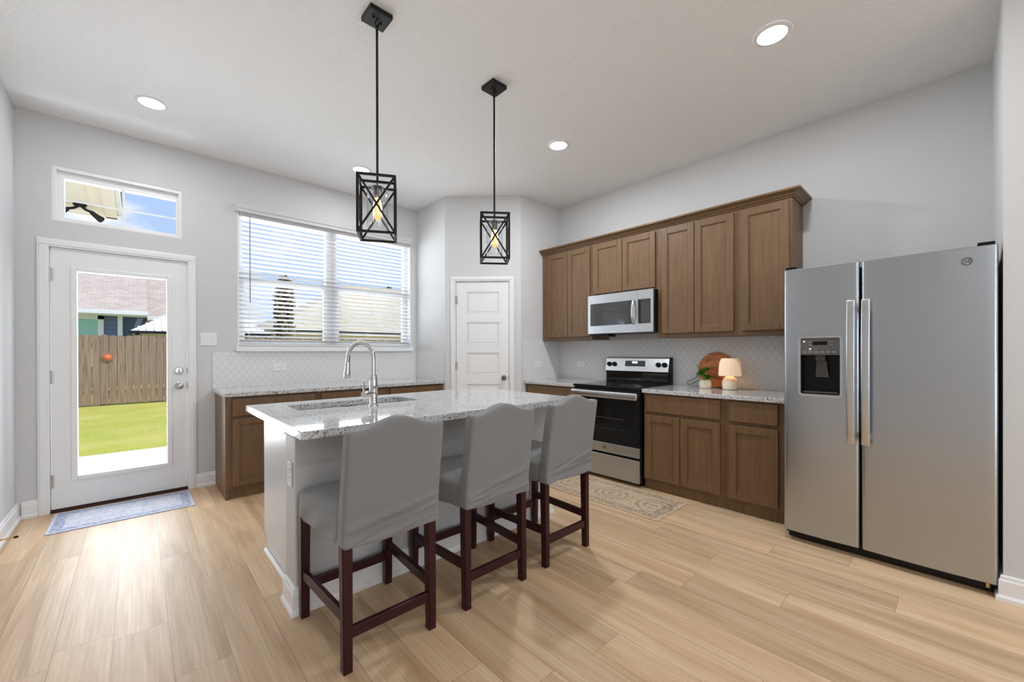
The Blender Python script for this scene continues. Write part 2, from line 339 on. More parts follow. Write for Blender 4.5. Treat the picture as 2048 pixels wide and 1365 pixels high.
# ------------------------------------------------------------------ mesh helpers
class MB:
    """collects shapes, then links them as ONE mesh object"""
    def __init__(s): s.bm = bmesh.new()
    def _bev(s, ne, b, seg):
        pass
    def box(s, x0, x1, y0, y1, z0, z1, bev=0.0, seg=2):
        x0, x1 = sorted((x0, x1)); y0, y1 = sorted((y0, y1)); z0, z1 = sorted((z0, z1))
        t = bmesh.new()
        vs = [t.verts.new((x, y, z)) for x in (x0, x1) for y in (y0, y1) for z in (z0, z1)]
        for f in ((0, 1, 3, 2), (4, 6, 7, 5), (0, 4, 5, 1), (2, 3, 7, 6), (0, 2, 6, 4), (1, 5, 7, 3)):
            t.faces.new([vs[i] for i in f])
        if bev > 0:
            bev = min(bev, 0.45*min(x1-x0, y1-y0, z1-z0))
            bmesh.ops.bevel(t, geom=t.edges[:], offset=bev, segments=seg, affect='EDGES', profile=0.5)
        s.merge(t); return s
    def merge(s, t, mtx=None):
        bmesh.ops.recalc_face_normals(t, faces=t.faces[:])
        me = bpy.data.meshes.new('tmp'); t.to_mesh(me); t.free()
        if mtx is not None: me.transform(mtx)
        s.bm.from_mesh(me); bpy.data.meshes.remove(me)
    def bar(s, a, b, w, h=None, up=(0, 0, 1), bev=0.0):
        """square bar between two points"""
        a, b = Vector(a), Vector(b); h = h or w; d = b-a; L = d.length; d.normalize()
        upv = Vector(up)
        if abs(d.dot(upv)) > 0.99: upv = Vector((0, 1, 0))
        x = d.cross(upv).normalized(); y = x.cross(d).normalized()
        t = MB(); t.box(-w/2, w/2, -h/2, h/2, 0, L, bev)
        mt = Matrix((x, y, d)).transposed().to_4x4(); mt.translation = a
        if mt.determinant() < 0: pass
        s.merge(t.bm, mt); return s
    def lathe(s, prof, c=(0, 0, 0), n=32, axis='Z', cap=True):
        t = bmesh.new(); rings = []
        for r, z in prof:
            ring = []
            for i in range(n):
                a = 2*PI*i/n; ring.append(t.verts.new((r*math.cos(a), r*math.sin(a), z)))
            rings.append(ring)
        for p, q in zip(rings, rings[1:]):
            for i in range(n): t.faces.new((p[i], p[(i+1) % n], q[(i+1) % n], q[i]))
        if cap:
            if prof[0][0] > 1e-6: t.faces.new(rings[0][::-1])
            if prof[-1][0] > 1e-6: t.faces.new(rings[-1])
        bmesh.ops.remove_doubles(t, verts=t.verts[:], dist=1e-6)
        mt = Matrix.Translation(Vector(c))
        if axis == 'X': mt = mt @ Matrix.Rotation(PI/2, 4, 'Y')
        if axis == '-X': mt = mt @ Matrix.Rotation(-PI/2, 4, 'Y')
        if axis == '-Y': mt = mt @ Matrix.Rotation(PI/2, 4, 'X')
        if axis == 'Y': mt = mt @ Matrix.Rotation(-PI/2, 4, 'X')
        s.merge(t, mt); return s
    def tube(s, pts, r, n=12, cap=True):
        pts = [Vector(p) for p in pts]; rs = r if isinstance(r, (list, tuple)) else [r]*len(pts)
        t = bmesh.new(); rings = []; prev = None
        for i, p in enumerate(pts):
            d = (pts[min(i+1, len(pts)-1)]-pts[max(i-1, 0)]).normalized()
            if prev is None:
                x = d.orthogonal().normalized()
            else:
                x = (prev - d*prev.dot(d)).normalized()
            prev = x; y = d.cross(x)
            rings.append([t.verts.new(p+(x*math.cos(2*PI*k/n)+y*math.sin(2*PI*k/n))*rs[i]) for k in range(n)])
        for a, b in zip(rings, rings[1:]):
            for k in range(n): t.faces.new((a[k], a[(k+1) % n], b[(k+1) % n], b[k]))
        if cap: t.faces.new(rings[0][::-1]); t.faces.new(rings[-1])
        s.merge(t); return s
    def prism(s, poly, z0, z1, mtx=None):
        """polygon in x,y extruded in z"""
        t = bmesh.new(); a = [t.verts.new((x, y, z0)) for x, y in poly]; b = [t.verts.new((x, y, z1)) for x, y in poly]
        t.faces.new(a[::-1]); t.faces.new(b); n = len(poly)
        for i in range(n): t.faces.new((a[i], a[(i+1) % n], b[(i+1) % n], b[i]))
        s.merge(t, mtx); return s
    def profile(s, prof, p0, p1, out, mit0=0.0, mit1=0.0):
        """sweep a moulding profile [(outward, z)] straight from p0 to p1 (xy points); mitre lets ends run on with the outward offset"""
        p0, p1, out = Vector((*p0, 0)), Vector((*p1, 0)), Vector((*out, 0)); d = (p1-p0).normalized()
        t = bmesh.new()
        a = [t.verts.new(p0+out*o+Vector((0, 0, z))-d*(o*mit0)) for o, z in prof]
        b = [t.verts.new(p1+out*o+Vector((0, 0, z))+d*(o*mit1)) for o, z in prof]
        n = len(prof); t.faces.new(a[::-1]); t.faces.new(b)
        for i in range(n): t.faces.new((a[i], a[(i+1) % n], b[(i+1) % n], b[i]))
        s.merge(t); return s
    def holed(s, outer, inner, z0, z1):
        t = bmesh.new()
        def loop(pts, z):
            vs = [t.verts.new((x, y, z)) for x, y in pts]
            return vs, [t.edges.new((vs[i], vs[(i+1) % len(vs)])) for i in range(len(vs))]
        ls = []
        for z in (z0, z1):
            o, oe = loop(outer, z); i, ie = loop(inner, z)
            bmesh.ops.triangle_fill(t, edges=oe+ie, use_beauty=True); ls.append((o, i))
        for k in (0, 1):
            a, b = ls[0][k], ls[1][k]; n = len(a)
            for j in range(n): t.faces.new((a[j], a[(j+1) % n], b[(j+1) % n], b[j]))
        s.merge(t); return s
    def rbox(s, c, h, r, n=(10, 10, 10), warp=None):
        """soft rounded box, centre c, half sizes h, corner radius r, then an optional warp of each point"""
        t = bmesh.new(); H = Vector(h); cache = {}
        def vert(p):
            k = tuple(round(x, 5) for x in p)
            if k in cache: return cache[k]
            q = Vector(p); inn = Vector([max(-(H[i]-r), min(H[i]-r, q[i])) for i in range(3)]); d = q-inn
            if d.length > 1e-9: q = inn+d.normalized()*r
            q += Vector(c)
            if warp: q = Vector(warp(q))
            cache[k] = t.verts.new(q); return cache[k]
        def ticks(hh, m):
            out = [-hh, -hh+r*0.15, -hh+r*0.45]
            out += [-(hh-r)+2*(hh-r)*i/m for i in range(m+1)]
            return out+[hh-r*0.45, hh-r*0.15, hh]
        T = [ticks(H[i], n[i]) for i in range(3)]
        for a in range(3):
            b, cc = (a+1) % 3, (a+2) % 3
            for sgn in (-1, 1):
                for i in range(len(T[b])-1):
                    for j in range(len(T[cc])-1):
                        q = []
                        for ii, jj in ((i, j), (i+1, j), (i+1, j+1), (i, j+1)):
                            p = [0, 0, 0]; p[a] = sgn*H[a]; p[b] = T[b][ii]; p[cc] = T[cc][jj]; q.append(vert(p))
                        if len(set(q)) == 4:
                            try: t.faces.new(q if sgn > 0 else q[::-1])
                            except ValueError: pass
        s.merge(t); return s
    def build(s, name, mat, parent=None, smooth=None, **tags):
        me = bpy.data.meshes.new(name); s.bm.to_mesh(me); s.bm.free()
        ms = mat if isinstance(mat, (list, tuple)) else [mat]
        for m in ms: me.materials.append(M(m) if isinstance(m, str) else m)
        o = bpy.data.objects.new(name, me); COL.objects.link(o)
        if parent: o.parent = parent
        if smooth is not None:
            me.shade_smooth()
            try: me.set_sharp_from_angle(angle=math.radians(smooth))
            except Exception: pass
        for k_, v_ in tags.items(): o[k_] = v_
        return o
def frame(mb, x0, x1, z0, z1, y0, y1, l, r_, b, t_, bev=0.0):
    mb.box(x0, x0+l, y0, y1, z0, z1, bev); mb.box(x1-r_, x1, y0, y1, z0, z1, bev)
    mb.box(x0+l, x1-r_, y0, y1, z0, z0+b, bev); mb.box(x0+l, x1-r_, y0, y1, z1-t_, z1, bev)
    return mb
def empty(name, loc, label, cat, rz=0.0, group=None, kind=None):
    o = bpy.data.objects.new(name, None); COL.objects.link(o); o.location = loc; o.rotation_euler = (0, 0, rz)
    o.empty_display_size = 0.1; o['label'] = label; o['category'] = cat
    if group: o['group'] = group
    if kind: o['kind'] = kind
    return o
def tag(o, label, cat, group=None, kind=None):
    o['label'] = label; o['category'] = cat
    if group: o['group'] = group
    if kind: o['kind'] = kind
    return o
def struct(mb, name, mat, label, cat, smooth=None):
    return tag(mb.build(name, mat, smooth=smooth), label, cat, kind='structure')
def rrect(x0, x1, y0, y1, r, n=6):
    pts = []
    for cx, cy, a0 in ((x1-r, y1-r, 0), (x0+r, y1-r, 90), (x0+r, y0+r, 180), (x1-r, y0+r, 270)):
        for i in range(n+1):
            a = math.radians(a0+90*i/n); pts.append((cx+r*math.cos(a), cy+r*math.sin(a)))
    return pts
def text_into(mb, txt, size, mtx, depth=0.0015):
    c = bpy.data.curves.new('lettering', 'FONT'); c.body = txt; c.size = size; c.extrude = depth; c.align_x = 'CENTER'; c.align_y = 'CENTER'
    o = bpy.data.objects.new('lettering', c); COL.objects.link(o)
    dg = bpy.context.evaluated_depsgraph_get(); me = bpy.data.meshes.new_from_object(o.evaluated_get(dg))
    me.transform(mtx); mb.bm.from_mesh(me); bpy.data.meshes.remove(me); bpy.data.objects.remove(o); bpy.data.curves.remove(c)

# ------------------------------------------------------------------ room shell
m = MB(); m.box(XL-0.15, XC+0.15, YR-0.15, YW+0.16, -0.12, 0.0); struct(m, 'floor', 'oak_planks', 'light oak plank floor of the whole room', 'floor')
m = MB(); m.box(XL-0.15, XC+0.15, YR-0.15, YW+0.18, ZC, ZC+0.15); struct(m, 'ceiling', 'ceiling_paint', 'white textured flat ceiling', 'ceiling')

DX0, DX1, DZ = -0.520, 0.360, 2.092            # rough opening of the glazed door
TX0, TX1, TZ0, TZ1 = -0.4842, 0.2994, 2.2784, 2.7081
WX0, WX1, WZ0, WZ1 = 0.722, 2.590, 1.300, 2.655
def holes_wall(mb, xs, zs, holes, y0, y1, along='X'):
    for a, b in zip(xs, xs[1:]):
        for c, d in zip(zs, zs[1:]):
            mx_, mz_ = (a+b)/2, (c+d)/2
            if any(h[0] < mx_ < h[1] and h[2] < mz_ < h[3] for h in holes): continue
            if along == 'X': mb.box(a, b, y0, y1, c, d)
            else: mb.box(y0, y1, a, b, c, d)
m = MB()
holes_wall(m, sorted({XL-0.15, DX0, DX1, TX0, TX1, WX0, WX1, XC+0.15}), sorted({-0.12, 0.0, DZ, TZ0, TZ1, WZ0, WZ1, ZC+0.05}),
           [(DX0, DX1, -0.01, DZ), (TX0, TX1, TZ0, TZ1), (WX0, WX1, WZ0, WZ1)], YW, YW+0.16)
struct(m, 'wall_window', 'wall_paint', 'light grey wall with the glazed door and the kitchen window', 'wall')
m = MB(); m.box(XL-0.15, XL, YR, YW, -0.1, ZC+0.05); struct(m, 'wall_left', 'wall_paint', 'light grey wall left of the glazed door', 'wall')
m = MB(); m.box(XC, XC+0.15, YS-0.1, YW, -0.1, ZC+0.05); struct(m, 'wall_cabinet', 'wall_paint', 'light grey wall behind range, cabinets and refrigerator', 'wall')
m = MB(); m.box(XS, XC+0.15, YR, YS, -0.1, ZC+0.05); struct(m, 'wall_right', 'wall_paint', 'light grey projecting wall right of the refrigerator', 'wall')
m = MB()
holes_wall(m, [XL-0.15, -0.5, 1.0, 1.4, 2.9, XC+0.15], [-0.1, 0.6, 2.5, ZC+0.05], [(-0.5, 1.0, 0.6, 2.5), (1.4, 2.9, 0.6, 2.5)], YR-0.15, YR)
struct(m, 'wall_rear', 'wall_paint', 'grey wall with two added window openings behind the camera', 'wall')
m = MB(); m.box(XP, XP+0.11, YP1, YW, -0.1, ZC+0.03); struct(m, 'wall_pantry_left', 'wall_paint', 'short grey pantry wall meeting the window wall', 'wall')
m = MB(); m.box(XQ, XC, YQ, YQ+0.11, -0.1, ZC+0.03); struct(m, 'wall_pantry_right', 'wall_paint', 'short grey pantry wall beside the upper cabinets', 'wall')
DL = (XQ-XP)*math.sqrt(2)
def diag_root(name, label, cat, kind=None):
    return empty(name, (XP, YP1, 0), label, cat, -PI/4, kind=kind)
PO0, PO1, POZ = 0.118, 0.767, 2.083
m = MB(); holes_wall(m, [0.0, PO0, PO1, DL], [-0.1, POZ, ZC+0.03], [(PO0, PO1, -0.2, POZ)], 0.0, 0.10)
o = struct(m, 'wall_pantry_front', 'wall_paint', 'slanted grey pantry wall around the panelled door', 'wall'); o.location = (XP, YP1, 0); o.rotation_euler = (0, 0, -PI/4)

# baseboards
BB = [(0, 0), (0.026, 0), (0.026, 0.018), (0.016, 0.030), (0.016, 0.098), (0.010, 0.108), (0.010, 0.118), (0.004, 0.126), (0, 0.126)]
m = MB(); m.profile(BB, (XL, YW), (XL, YR), (1, 0)); struct(m, 'baseboard_left', 'white_trim', 'white baseboard along the left wall', 'baseboard')
m = MB(); m.profile(BB, (XL+0.026, YW), (-0.5615, YW), (0, -1)); struct(m, 'baseboard_window', 'white_trim', 'short white baseboard left of the glazed door', 'baseboard')
m = MB(); m.profile(BB, (0.3985, YW), (0.545, YW), (0, -1)); struct(m, 'baseboard_door', 'white_trim', 'short white baseboard between glazed door and brown cabinets', 'baseboard')
m = MB(); m.profile(BB, (XS, YS), (XS, YR), (-1, 0), mit0=1.0); m.profile(BB, (XS, YS), (XC, YS), (0, 1), mit0=1.0)
struct(m, 'baseboard_right', 'white_trim', 'white baseboard on the wall right of the refrigerator', 'baseboard')
m = MB()
m.profile(BB, (XP, YP1), (XP+0.069*0.7071, YP1-0.069*0.7071), (-0.7071, -0.7071)); m.profile(BB, (XP+0.815*0.7071, YP1-0.815*0.7071), (XQ, YQ), (-0.7071, -0.7071))
struct(m, 'baseboard_pantry', 'white_trim', 'white baseboard stubs beside the pantry door', 'baseboard')

# rear windows, unseen behind the camera, added to go with the fill lamps
for i, x0 in enumerate((-0.5, 1.4)):
    r = empty('window_%d' % (i+3), (x0+0.75, YR-0.09, 0.6), 'added white framed window, unseen behind the camera, for the fill light', 'window', kind='structure', group='added rear windows')
    m = MB()
    frame(m, -0.75, 0.75, 0, 1.9, -0.03, 0.03, 0.06, 0.06, 0.06, 0.06, 0.004); m.box(-0.689, 0.689, -0.025, 0.025, 0.93, 0.97, 0.004)
    m.build('window_frame', 'white_trim', r)

# ------------------------------------------------------------------ glazed back door
CAS = [(0, 0), (0.012, 0), (0.018, 0.012), (0.018, 0.058), (0.012, 0.066), (0.0, 0.066)]
def casing(x0, x1, z1, w_, y, name, label):
    m = MB()
    for a, b in ((x0, x0+w_), (x1-w_, x1)):
        m.box(a, b, y-0.016, y, 0, z1-w_, 0.004); 
        m.box(a+0.012, b-0.014, y-0.021, y-0.014, 0, z1-w_+0.01, 0.003)
    m.box(x0, x1, y-0.016, y, z1-w_, z1, 0.004); m.box(x0+0.012, x1-0.012, y-0.021, y-0.014, z1-w_+0.014, z1-0.012, 0.003)
    return m
m = casing(-0.5615, 0.3985, 2.131, 0.062, YW, '', '')
struct(m, 'trim_1', 'white_trim', 'white casing around the glazed back door', 'door casing')
m = MB(); m.box(DX0, DX0+0.022, YW-0.002, YW+0.16, 0, DZ); m.box(DX1-0.022, DX1, YW-0.002, YW+0.16, 0, DZ); m.box(DX0, DX1, YW-0.002, YW+0.16, DZ-0.02, DZ)
m.box(DX0+0.022, DX0+0.034, YW+0.055, YW+0.16, 0, DZ-0.02); m.box(DX1-0.034, DX1-0.022, YW+0.055, YW+0.16, 0, DZ-0.02); m.box(DX0+0.022, DX1-0.022, YW+0.055, YW+0.16, DZ-0.035, DZ-0.02)
struct(m, 'trim_2', 'white_trim', 'white jamb lining the back door opening', 'door jamb')
m = MB(); m.box(DX0+0.022, DX1-0.022, YW-0.012, YW+0.17, 0.0, 0.018, 0.004)
struct(m, 'trim_3', 'bronze', 'dark bronze threshold under the glazed back door', 'threshold')
r = empty('door_1', (-0.4925, YW, 0), 'white back door with one tall clear glass pane', 'door', kind='structure')
SW = 0.826; GX0, GX1, GZ0, GZ1 = 0.137, 0.690, 0.262, 1.898   # local x from slab's left edge
m = MB(); y0, y1 = 0.004, 0.049
holes_wall(m, [0.0, GX0, GX1, SW], [0.026, GZ0, GZ1, 2.068], [(GX0, GX1, GZ0, GZ1)], y0, y1)
m.build('door_slab', 'white_trim', r)
m = MB()
for a, b in ((y0-0.010, y0+0.004), (y1-0.004, y1+0.010)):
    frame(m, GX0-0.032, GX1+0.032, GZ0-0.032, GZ1+0.032, a, b, 0.036, 0.036, 0.036, 0.036, 0.005)
m.build('glazing_frame', 'white_trim', r)
m = MB(); m.box(GX0, GX1, 0.024, 0.029, GZ0, GZ1); m.build('glass_pane', 'pane_glass', r)
m = MB(); m.box(0.0, SW, 0.006, 0.047, 0.019, 0.027); m.build('door_sweep', 'bronze', r)
for z in (0.245, 1.057, 1.857):
    m = MB(); m.lathe([(0.0075, -0.052), (0.0075, 0.052)], (-0.003, -0.004, z), 12); m.box(-0.016, 0.016, 0.0, 0.0045, z-0.048, z+0.048); m.build('hinge', 'nickel', r, smooth=40)
m = MB(); m.lathe([(0.033, 0), (0.033, 0.006), (0.026, 0.012), (0.012, 0.014), (0.012, 0.036), (0.022, 0.042), (0.028, 0.054), (0.026, 0.066), (0.014, 0.072), (0.0, 0.072)], (0.768, y0, 0.947), 28, '-Y'); m.build('door_knob', 'nickel', r, smooth=40)
m = MB(); m.lathe([(0.032, 0), (0.032, 0.008), (0.026, 0.014), (0.010, 0.015), (0.0, 0.015)], (0.768, y0, 1.082), 28, '-Y'); m.box(0.764, 0.772, y0-0.034, y0-0.012, 1.064, 1.100, 0.003); m.build('deadbolt', 'nickel', r, smooth=40)
m = MB(); m.box(SW-0.002, SW+0.004, y0-0.002, y0+0.02, 0.92, 0.975, 0.001); m.box(SW-0.002, SW+0.004, y0-0.002, y0+0.02, 1.055, 1.11, 0.001); m.build('latch_plate', 'dark_nickel', r)

# transom window above the door
r = empty('window_2', (TX0, YW, TZ0), 'small white transom window with four panes above the back door', 'window', kind='structure')
TW, TH = TX1-TX0, TZ1-TZ0
m = MB()
frame(m, 0.0, TW, 0.0, TH, 0.004, 0.05, 0.022, 0.022, 0.018, 0.022)
m.build('inner_lining', 'white_trim', r)
m = MB()
frame(m, 0.0, TW, 0.0, TH, 0.052, 0.12, 0.062, 0.034, 0.042, 0.076, 0.003)
m.build('window_frame', 'white_trim', r)
m = MB(); xm = -0.083-TX0; m.box(xm-0.008, xm+0.008, 0.068, 0.084, 0.03, TH-0.06, 0.003); m.box(0.05, TW-0.03, 0.070, 0.082, 0.190-0.006, 0.190+0.006, 0.003); m.build('muntin', 'white_trim', r)
m = MB(); m.box(0.05, TW-0.03, 0.074, 0.078, 0.03, TH-0.06); m.build('glass_pane', 'pane_glass', r)

# kitchen window behind the blind
r = empty('window_1', (WX0, YW, WZ0), 'wide white double window over the brown cabinets', 'window', kind='structure')
WW, WH = WX1-WX0, WZ1-WZ0
m = MB()
yy0, yy1 = 0.085, 0.145
frame(m, 0.0, WW, 0.0, WH, yy0, yy1, 0.05, 0.05, 0.045, 0.05, 0.003); m.box(0.85, 0.975, yy0, yy1, 0.0455, WH-0.0505, 0.003)
m.build('window_frame', 'white_trim', r)
for a, b in ((0.05, 0.85), (0.975, WW-0.05)):
    m = MB(); zr = 1.965-WZ0; m.box(a, b, yy0+0.005, yy1-0.01, zr-0.028, zr+0.028, 0.004)
    frame(m, a, b, 0.046, zr-0.028, yy0+0.006, yy1-0.02, 0.022, 0.022, 0.03, 0.001)
    sash = m.build('sash', 'white_trim', r)
    m = MB(); m.box(a, b, 0.118, 0.122, 0.04, WH-0.04); m.build('glass_pane', 'pane_glass', sash)
m = MB(); frame(m, 0.0, WW, 0.0, WH, 0.002, 0.084, 0.012, 0.012, 0.003, 0.012); m.build('jamb_lining', 'white_trim', r)
m = MB(); m.box(-0.018, WW+0.018, -0.040, 0.0, -0.046, 0.002, 0.006); m.box(0.0, WW, 0.0, 0.085, -0.02, 0.002); m.build('window_sill', 'white_trim', r)
m = MB(); m.box(-0.004, WW+0.004, -0.016, 0.0, -0.053, -0.0465, 0.001); m.build('sill_apron', 'white_trim', r)

# blind
r = empty('window_blind', (WX0, YW, WZ0), 'white horizontal slatted blind, slats open, covering the kitchen window', 'blind')
VAL = [(0.0, 0.0), (0.040, 0.0), (0.042, 0.022), (0.052, 0.034), (0.056, 0.058), (0.060, 0.072), (0.0, 0.072)]
m = MB(); m.profile([(o-0.002, z+2.622-WZ0) for o, z in VAL], (-0.022, 0), (WW+0.004, 0), (0, -1)); m.build('valance', 'blind_white', r, smooth=30)
m = MB(); m.box(0.016, WW-0.016, 0.006, 0.062, WH-0.068, WH-0.014, 0.003); m.build('headrail', 'blind_white', r)
m = MB(); ns = 28; tilt = math.radians(17); pitch = 0.0445
for i in range(ns):
    zc = 0.062+pitch*i
    prof = []
    for k in range(7):
        q = -0.0255+0.051*k/6; cmb_ = 0.0035*(1-(q/0.0255)**2)
        prof.append((q, cmb_))
    prof = prof+[(q, c-0.0022) for q, c in reversed(prof)]
    prof = [(q*math.cos(tilt)-c*math.sin(tilt), q*math.sin(tilt)+c*math.cos(tilt)) for q, c in prof]  # outward = towards the room, up
    m.profile([(o-0.036, z+zc) for o, z in prof], (0.016, 0), (WW-0.016, 0), (0, -1))
m.build('slats', 'blind_white', r, smooth=50)
m = MB(); m.box(0.016, WW-0.016, 0.012, 0.060, 0.008, 0.030, 0.004); m.build('bottom_rail', 'blind_white', r)
m = MB()
for x in (0.10, 0.52, 0.92, 1.32, WW-0.10):
    for yq in (0.0095, 0.0625): m.box(x-0.001, x+0.001, yq-0.0006, yq+0.0006, 0.02, WH-0.05)
m.build('ladder_cord', 'blind_white', r)
m = MB(); m.tube([(0.103, -0.004, WH-0.06), (0.103, -0.006, WH-0.10), (0.104, -0.004, 0.44)], [0.0028, 0.0036, 0.0045], 8); m.build('tilt_wand', 'cord_grey', r, smooth=40)

# ------------------------------------------------------------------ pantry door
r = diag_root('trim_4', 'white casing around the pantry door', 'door casing', 'structure')
m = casing(0.069, 0.815, 2.130, 0.050, 0.0, '', ''); m.build('casing', 'white_trim', r)
m = MB(); m.box(PO0, PO0+0.012, -0.001, 0.10, 0, POZ); m.box(PO1-0.012, PO1, -0.001, 0.10, 0, POZ); m.box(PO0, PO1, -0.001, 0.10, POZ-0.012, POZ); m.build('jamb', 'white_trim', r)
r = diag_root('door_2', 'white five-panel pantry door in the slanted corner wall', 'door', 'structure')
m = MB(); xs = [0.133, 0.262, 0.640, 0.752]; zs = [0.008, 0.235, 0.495, 0.605, 0.865, 0.976, 1.235, 1.332, 1.596, 1.696, 1.955, 2.068]
# panel rows: five recessed panels between rails
rows = [(0.215, 0.475), (0.605, 0.865), (0.976, 1.235), (1.332, 1.596), (1.696, 1.955)]
zs = sorted({0.008, 2.068} | {z for q in rows for z in q})
holes_wall(m, xs, zs, [(0.262, 0.640, a, b) for a, b in rows], 0.006, 0.046)
for a, b in rows:
    m.box(0.262, 0.640, 0.020, 0.040, a, b)
    for (p, q, c, d) in ((0.262, 0.278, a, b), (0.624, 0.640, a, b), (0.262, 0.640, a, a+0.016), (0.262, 0.640, b-0.016, b)): m.box(p, q, 0.0105, 0.022, c, d, 0.005)
    m.box(0.282, 0.620, 0.013, 0.024, a+0.020, b-0.020, 0.005)
m.build('door_slab', 'white_trim', r)
for z in (0.25, 1.085, 1.86):
    m = MB(); m.lathe([(0.0075, -0.045), (0.0075, 0.045)], (0.130, -0.004, z), 12); m.box(0.118, 0.146, -0.002, 0.008, z-0.042, z+0.042); m.build('hinge', 'nickel', r, smooth=40)
m = MB(); m.lathe([(0.030, 0), (0.030, 0.006), (0.012, 0.012), (0.012, 0.034), (0.024, 0.042), (0.029, 0.054), (0.024, 0.066), (0.0, 0.070)], (0.697, 0.006, 0.940), 28, '-Y'); m.build('door_knob', 'dark_nickel', r, smooth=40)
m = MB(); m.box(0.7495, 0.7555, 0.0, 0.02, 0.915, 0.965); m.build('latch_plate', 'dark_nickel', r)

# ------------------------------------------------------------------ cabinets
def shaker(mb, x0, x1, z0, z1, y, fr=0.057, th=0.020):
    """framed door whose face is at y-th (towards the viewer)"""
    f0, f1 = y-th, y
    mb.box(x0, x0+fr, f0, f1, z0, z1, 0.003); mb.box(x1-fr, x1, f0, f1, z0, z1, 0.003)
    mb.box(x0+fr, x1-fr, f0, f1, z0, z0+fr, 0.003); mb.box(x0+fr, x1-fr, f0, f1, z1-fr, z1, 0.003)
    mb.box(x0+fr-0.002, x1-fr+0.002, f0+0.011, f1, z0+fr-0.002, z1-fr+0.002)
    e = 0.007
    mb.box(x0+fr, x0+fr+e, f0+0.006, f1, z0+fr, z1-fr, 0.002); mb.box(x1-fr-e, x1-fr, f0+0.006, f1, z0+fr, z1-fr, 0.002)
    mb.box(x0+fr, x1-fr, f0+0.006, f1, z0+fr, z0+fr+e, 0.002); mb.box(x0+fr, x1-fr, f0+0.006, f1, z1-fr-e, z1-fr, 0.002)
def base_cabinet(name, label, loc, rz, width, depth, fronts, ext=0.0, group=None, side_panel=None):
    """fronts: list of ('drawer'|'door', x0, x1, z0, z1); local x to the right, y into the wall, face frame at y=0"""
    r = empty(name, loc, label, 'cabinet', rz, group)
    m = MB(); m.box(0.0, width, 0.002, depth, 0.085, ZT-0.036); m.build('body', 'cabinet_wood', r)
    m = MB(); m.box(0.0, width, 0.022, 0.040, 0.0, 0.086); m.build('toe_kick', 'cabinet_wood', r)
    for kind, a, b, c, d in fronts:
        m = MB()
        if kind == 'drawer':
            m.box(a, b, -0.020, 0.0, c, d, 0.006)
            m.build('drawer', 'cabinet_wood', r)
        else:
            shaker(m, a, b, c, d, 0.0); m.build('door', 'cabinet_wood', r)
    return r
# window run: face frames at Y 4.13
YF = 4.133
def wcab(x0, x1, label, dr, doors):
    fr = [('drawer', dr[0]-x0, dr[1]-x0, 0.703, 0.854)]+[('door', a-x0, b-x0, 0.110, 0.683) for a, b in doors]
    return base_cabinet('base_cabinet', label, (x0, YF, 0), 0, x1-x0, YW-YF-0.001, fr, group='brown base cabinets')
c1 = wcab(0.545, 1.268, 'brown base cabinet under the window nearest the glazed door, its end panel showing', (0.586, 1.247), [(0.586, 0.914), (0.919, 1.247)])
m = MB(); m.box(-0.006, 0.0, 0.002, YW-YF-0.001, 0.0, ZT-0.036); m.box(0.0, 0.016, 0.0, 0.05, 0.0, 0.088); m.build('end_panel', 'cabinet_wood', c1)
wcab(1.270, 1.970, 'brown base cabinet under the window, middle of three, behind faucet', (1.294, 1.945), [(1.294, 1.617), (1.622, 1.945)])
wcab(1.972, XP-0.001, 'brown base cabinet under the window nearest the pantry', (2.005, 2.655), [(2.005, 2.328), (2.333, 2.655)])
# range run: face frames at X 3.393
XF = 3.395; RZ = -PI/2
def rcab(y1, y0, label, drs, doors):
    fr = [('drawer', y1-a, y1-b, 0.703, 0.858) for a, b in drs]+[('door', y1-a, y1-b, 0.105, 0.676) for a, b in doors]
    return base_cabinet('base_cabinet', label, (XF, y1, 0), RZ, y1-y0, XC-XF-0.001, fr, group='brown base cabinets')
rcab(1.912, 1.217, 'brown base cabinet right of the range with one drawer over two doors', [(1.893, 1.248)], [(1.893, 1.574), (1.567, 1.248)])
rcab(1.215, 0.806, 'brown base cabinet beside the refrigerator with one drawer over one door', [(1.186, 0.851)], [(1.186, 0.851)])
rcab(YQ-0.002, 2.690, 'brown base cabinet left of the range, against the pantry', [(3.395, 2.715)], [(3.395, 3.058), (3.052, 2.715)])

def counter(x0, x1, y0, y1, label):
    m = MB(); m.box(x0, x1, y0, y1, ZT-0.035, ZT, 0.004)
    return tag(m.build('countertop', 'granite'), label, 'countertop')
counter(0.524, XP-0.002, 4.093, YW-0.002, 'speckled granite worktop below the kitchen window')
counter(3.358, XC-0.002, 0.800, 1.914, 'speckled granite worktop right of the range holding lamp and plant')
counter(3.358, XC-0.002, 2.690, YQ-0.002, 'speckled granite worktop left of the range')

# backsplash tile
def splash(x0, x1, y0, y1, z1, mat, label):
    m = MB(); m.box(x0, x1, y0, y1, ZT, z1, 0.001)
    return tag(m.build('tile_backsplash', mat), label, 'backsplash', kind='structure')
splash(0.520, XP-0.0085, YW-0.008, YW-0.0005, 1.2465, 'lantern_tile_along_x', 'white patterned tile backsplash under the kitchen window')
splash(XP-0.008, XP-0.0005, YP1+0.02, YW-0.001, 1.2465, 'lantern_tile_along_y', 'white tile backsplash on the pantry side wall next to window')
splash(XC-0.008, XC-0.0005, 0.79, YQ-0.009, 1.378, 'lantern_tile_along_y', 'white lantern tile backsplash behind the range')
splash(XQ+0.03, XC-0.0005, YQ-0.008, YQ-0.0005, 1.378, 'lantern_tile_along_x', 'white tile backsplash on the pantry wall left of the range')

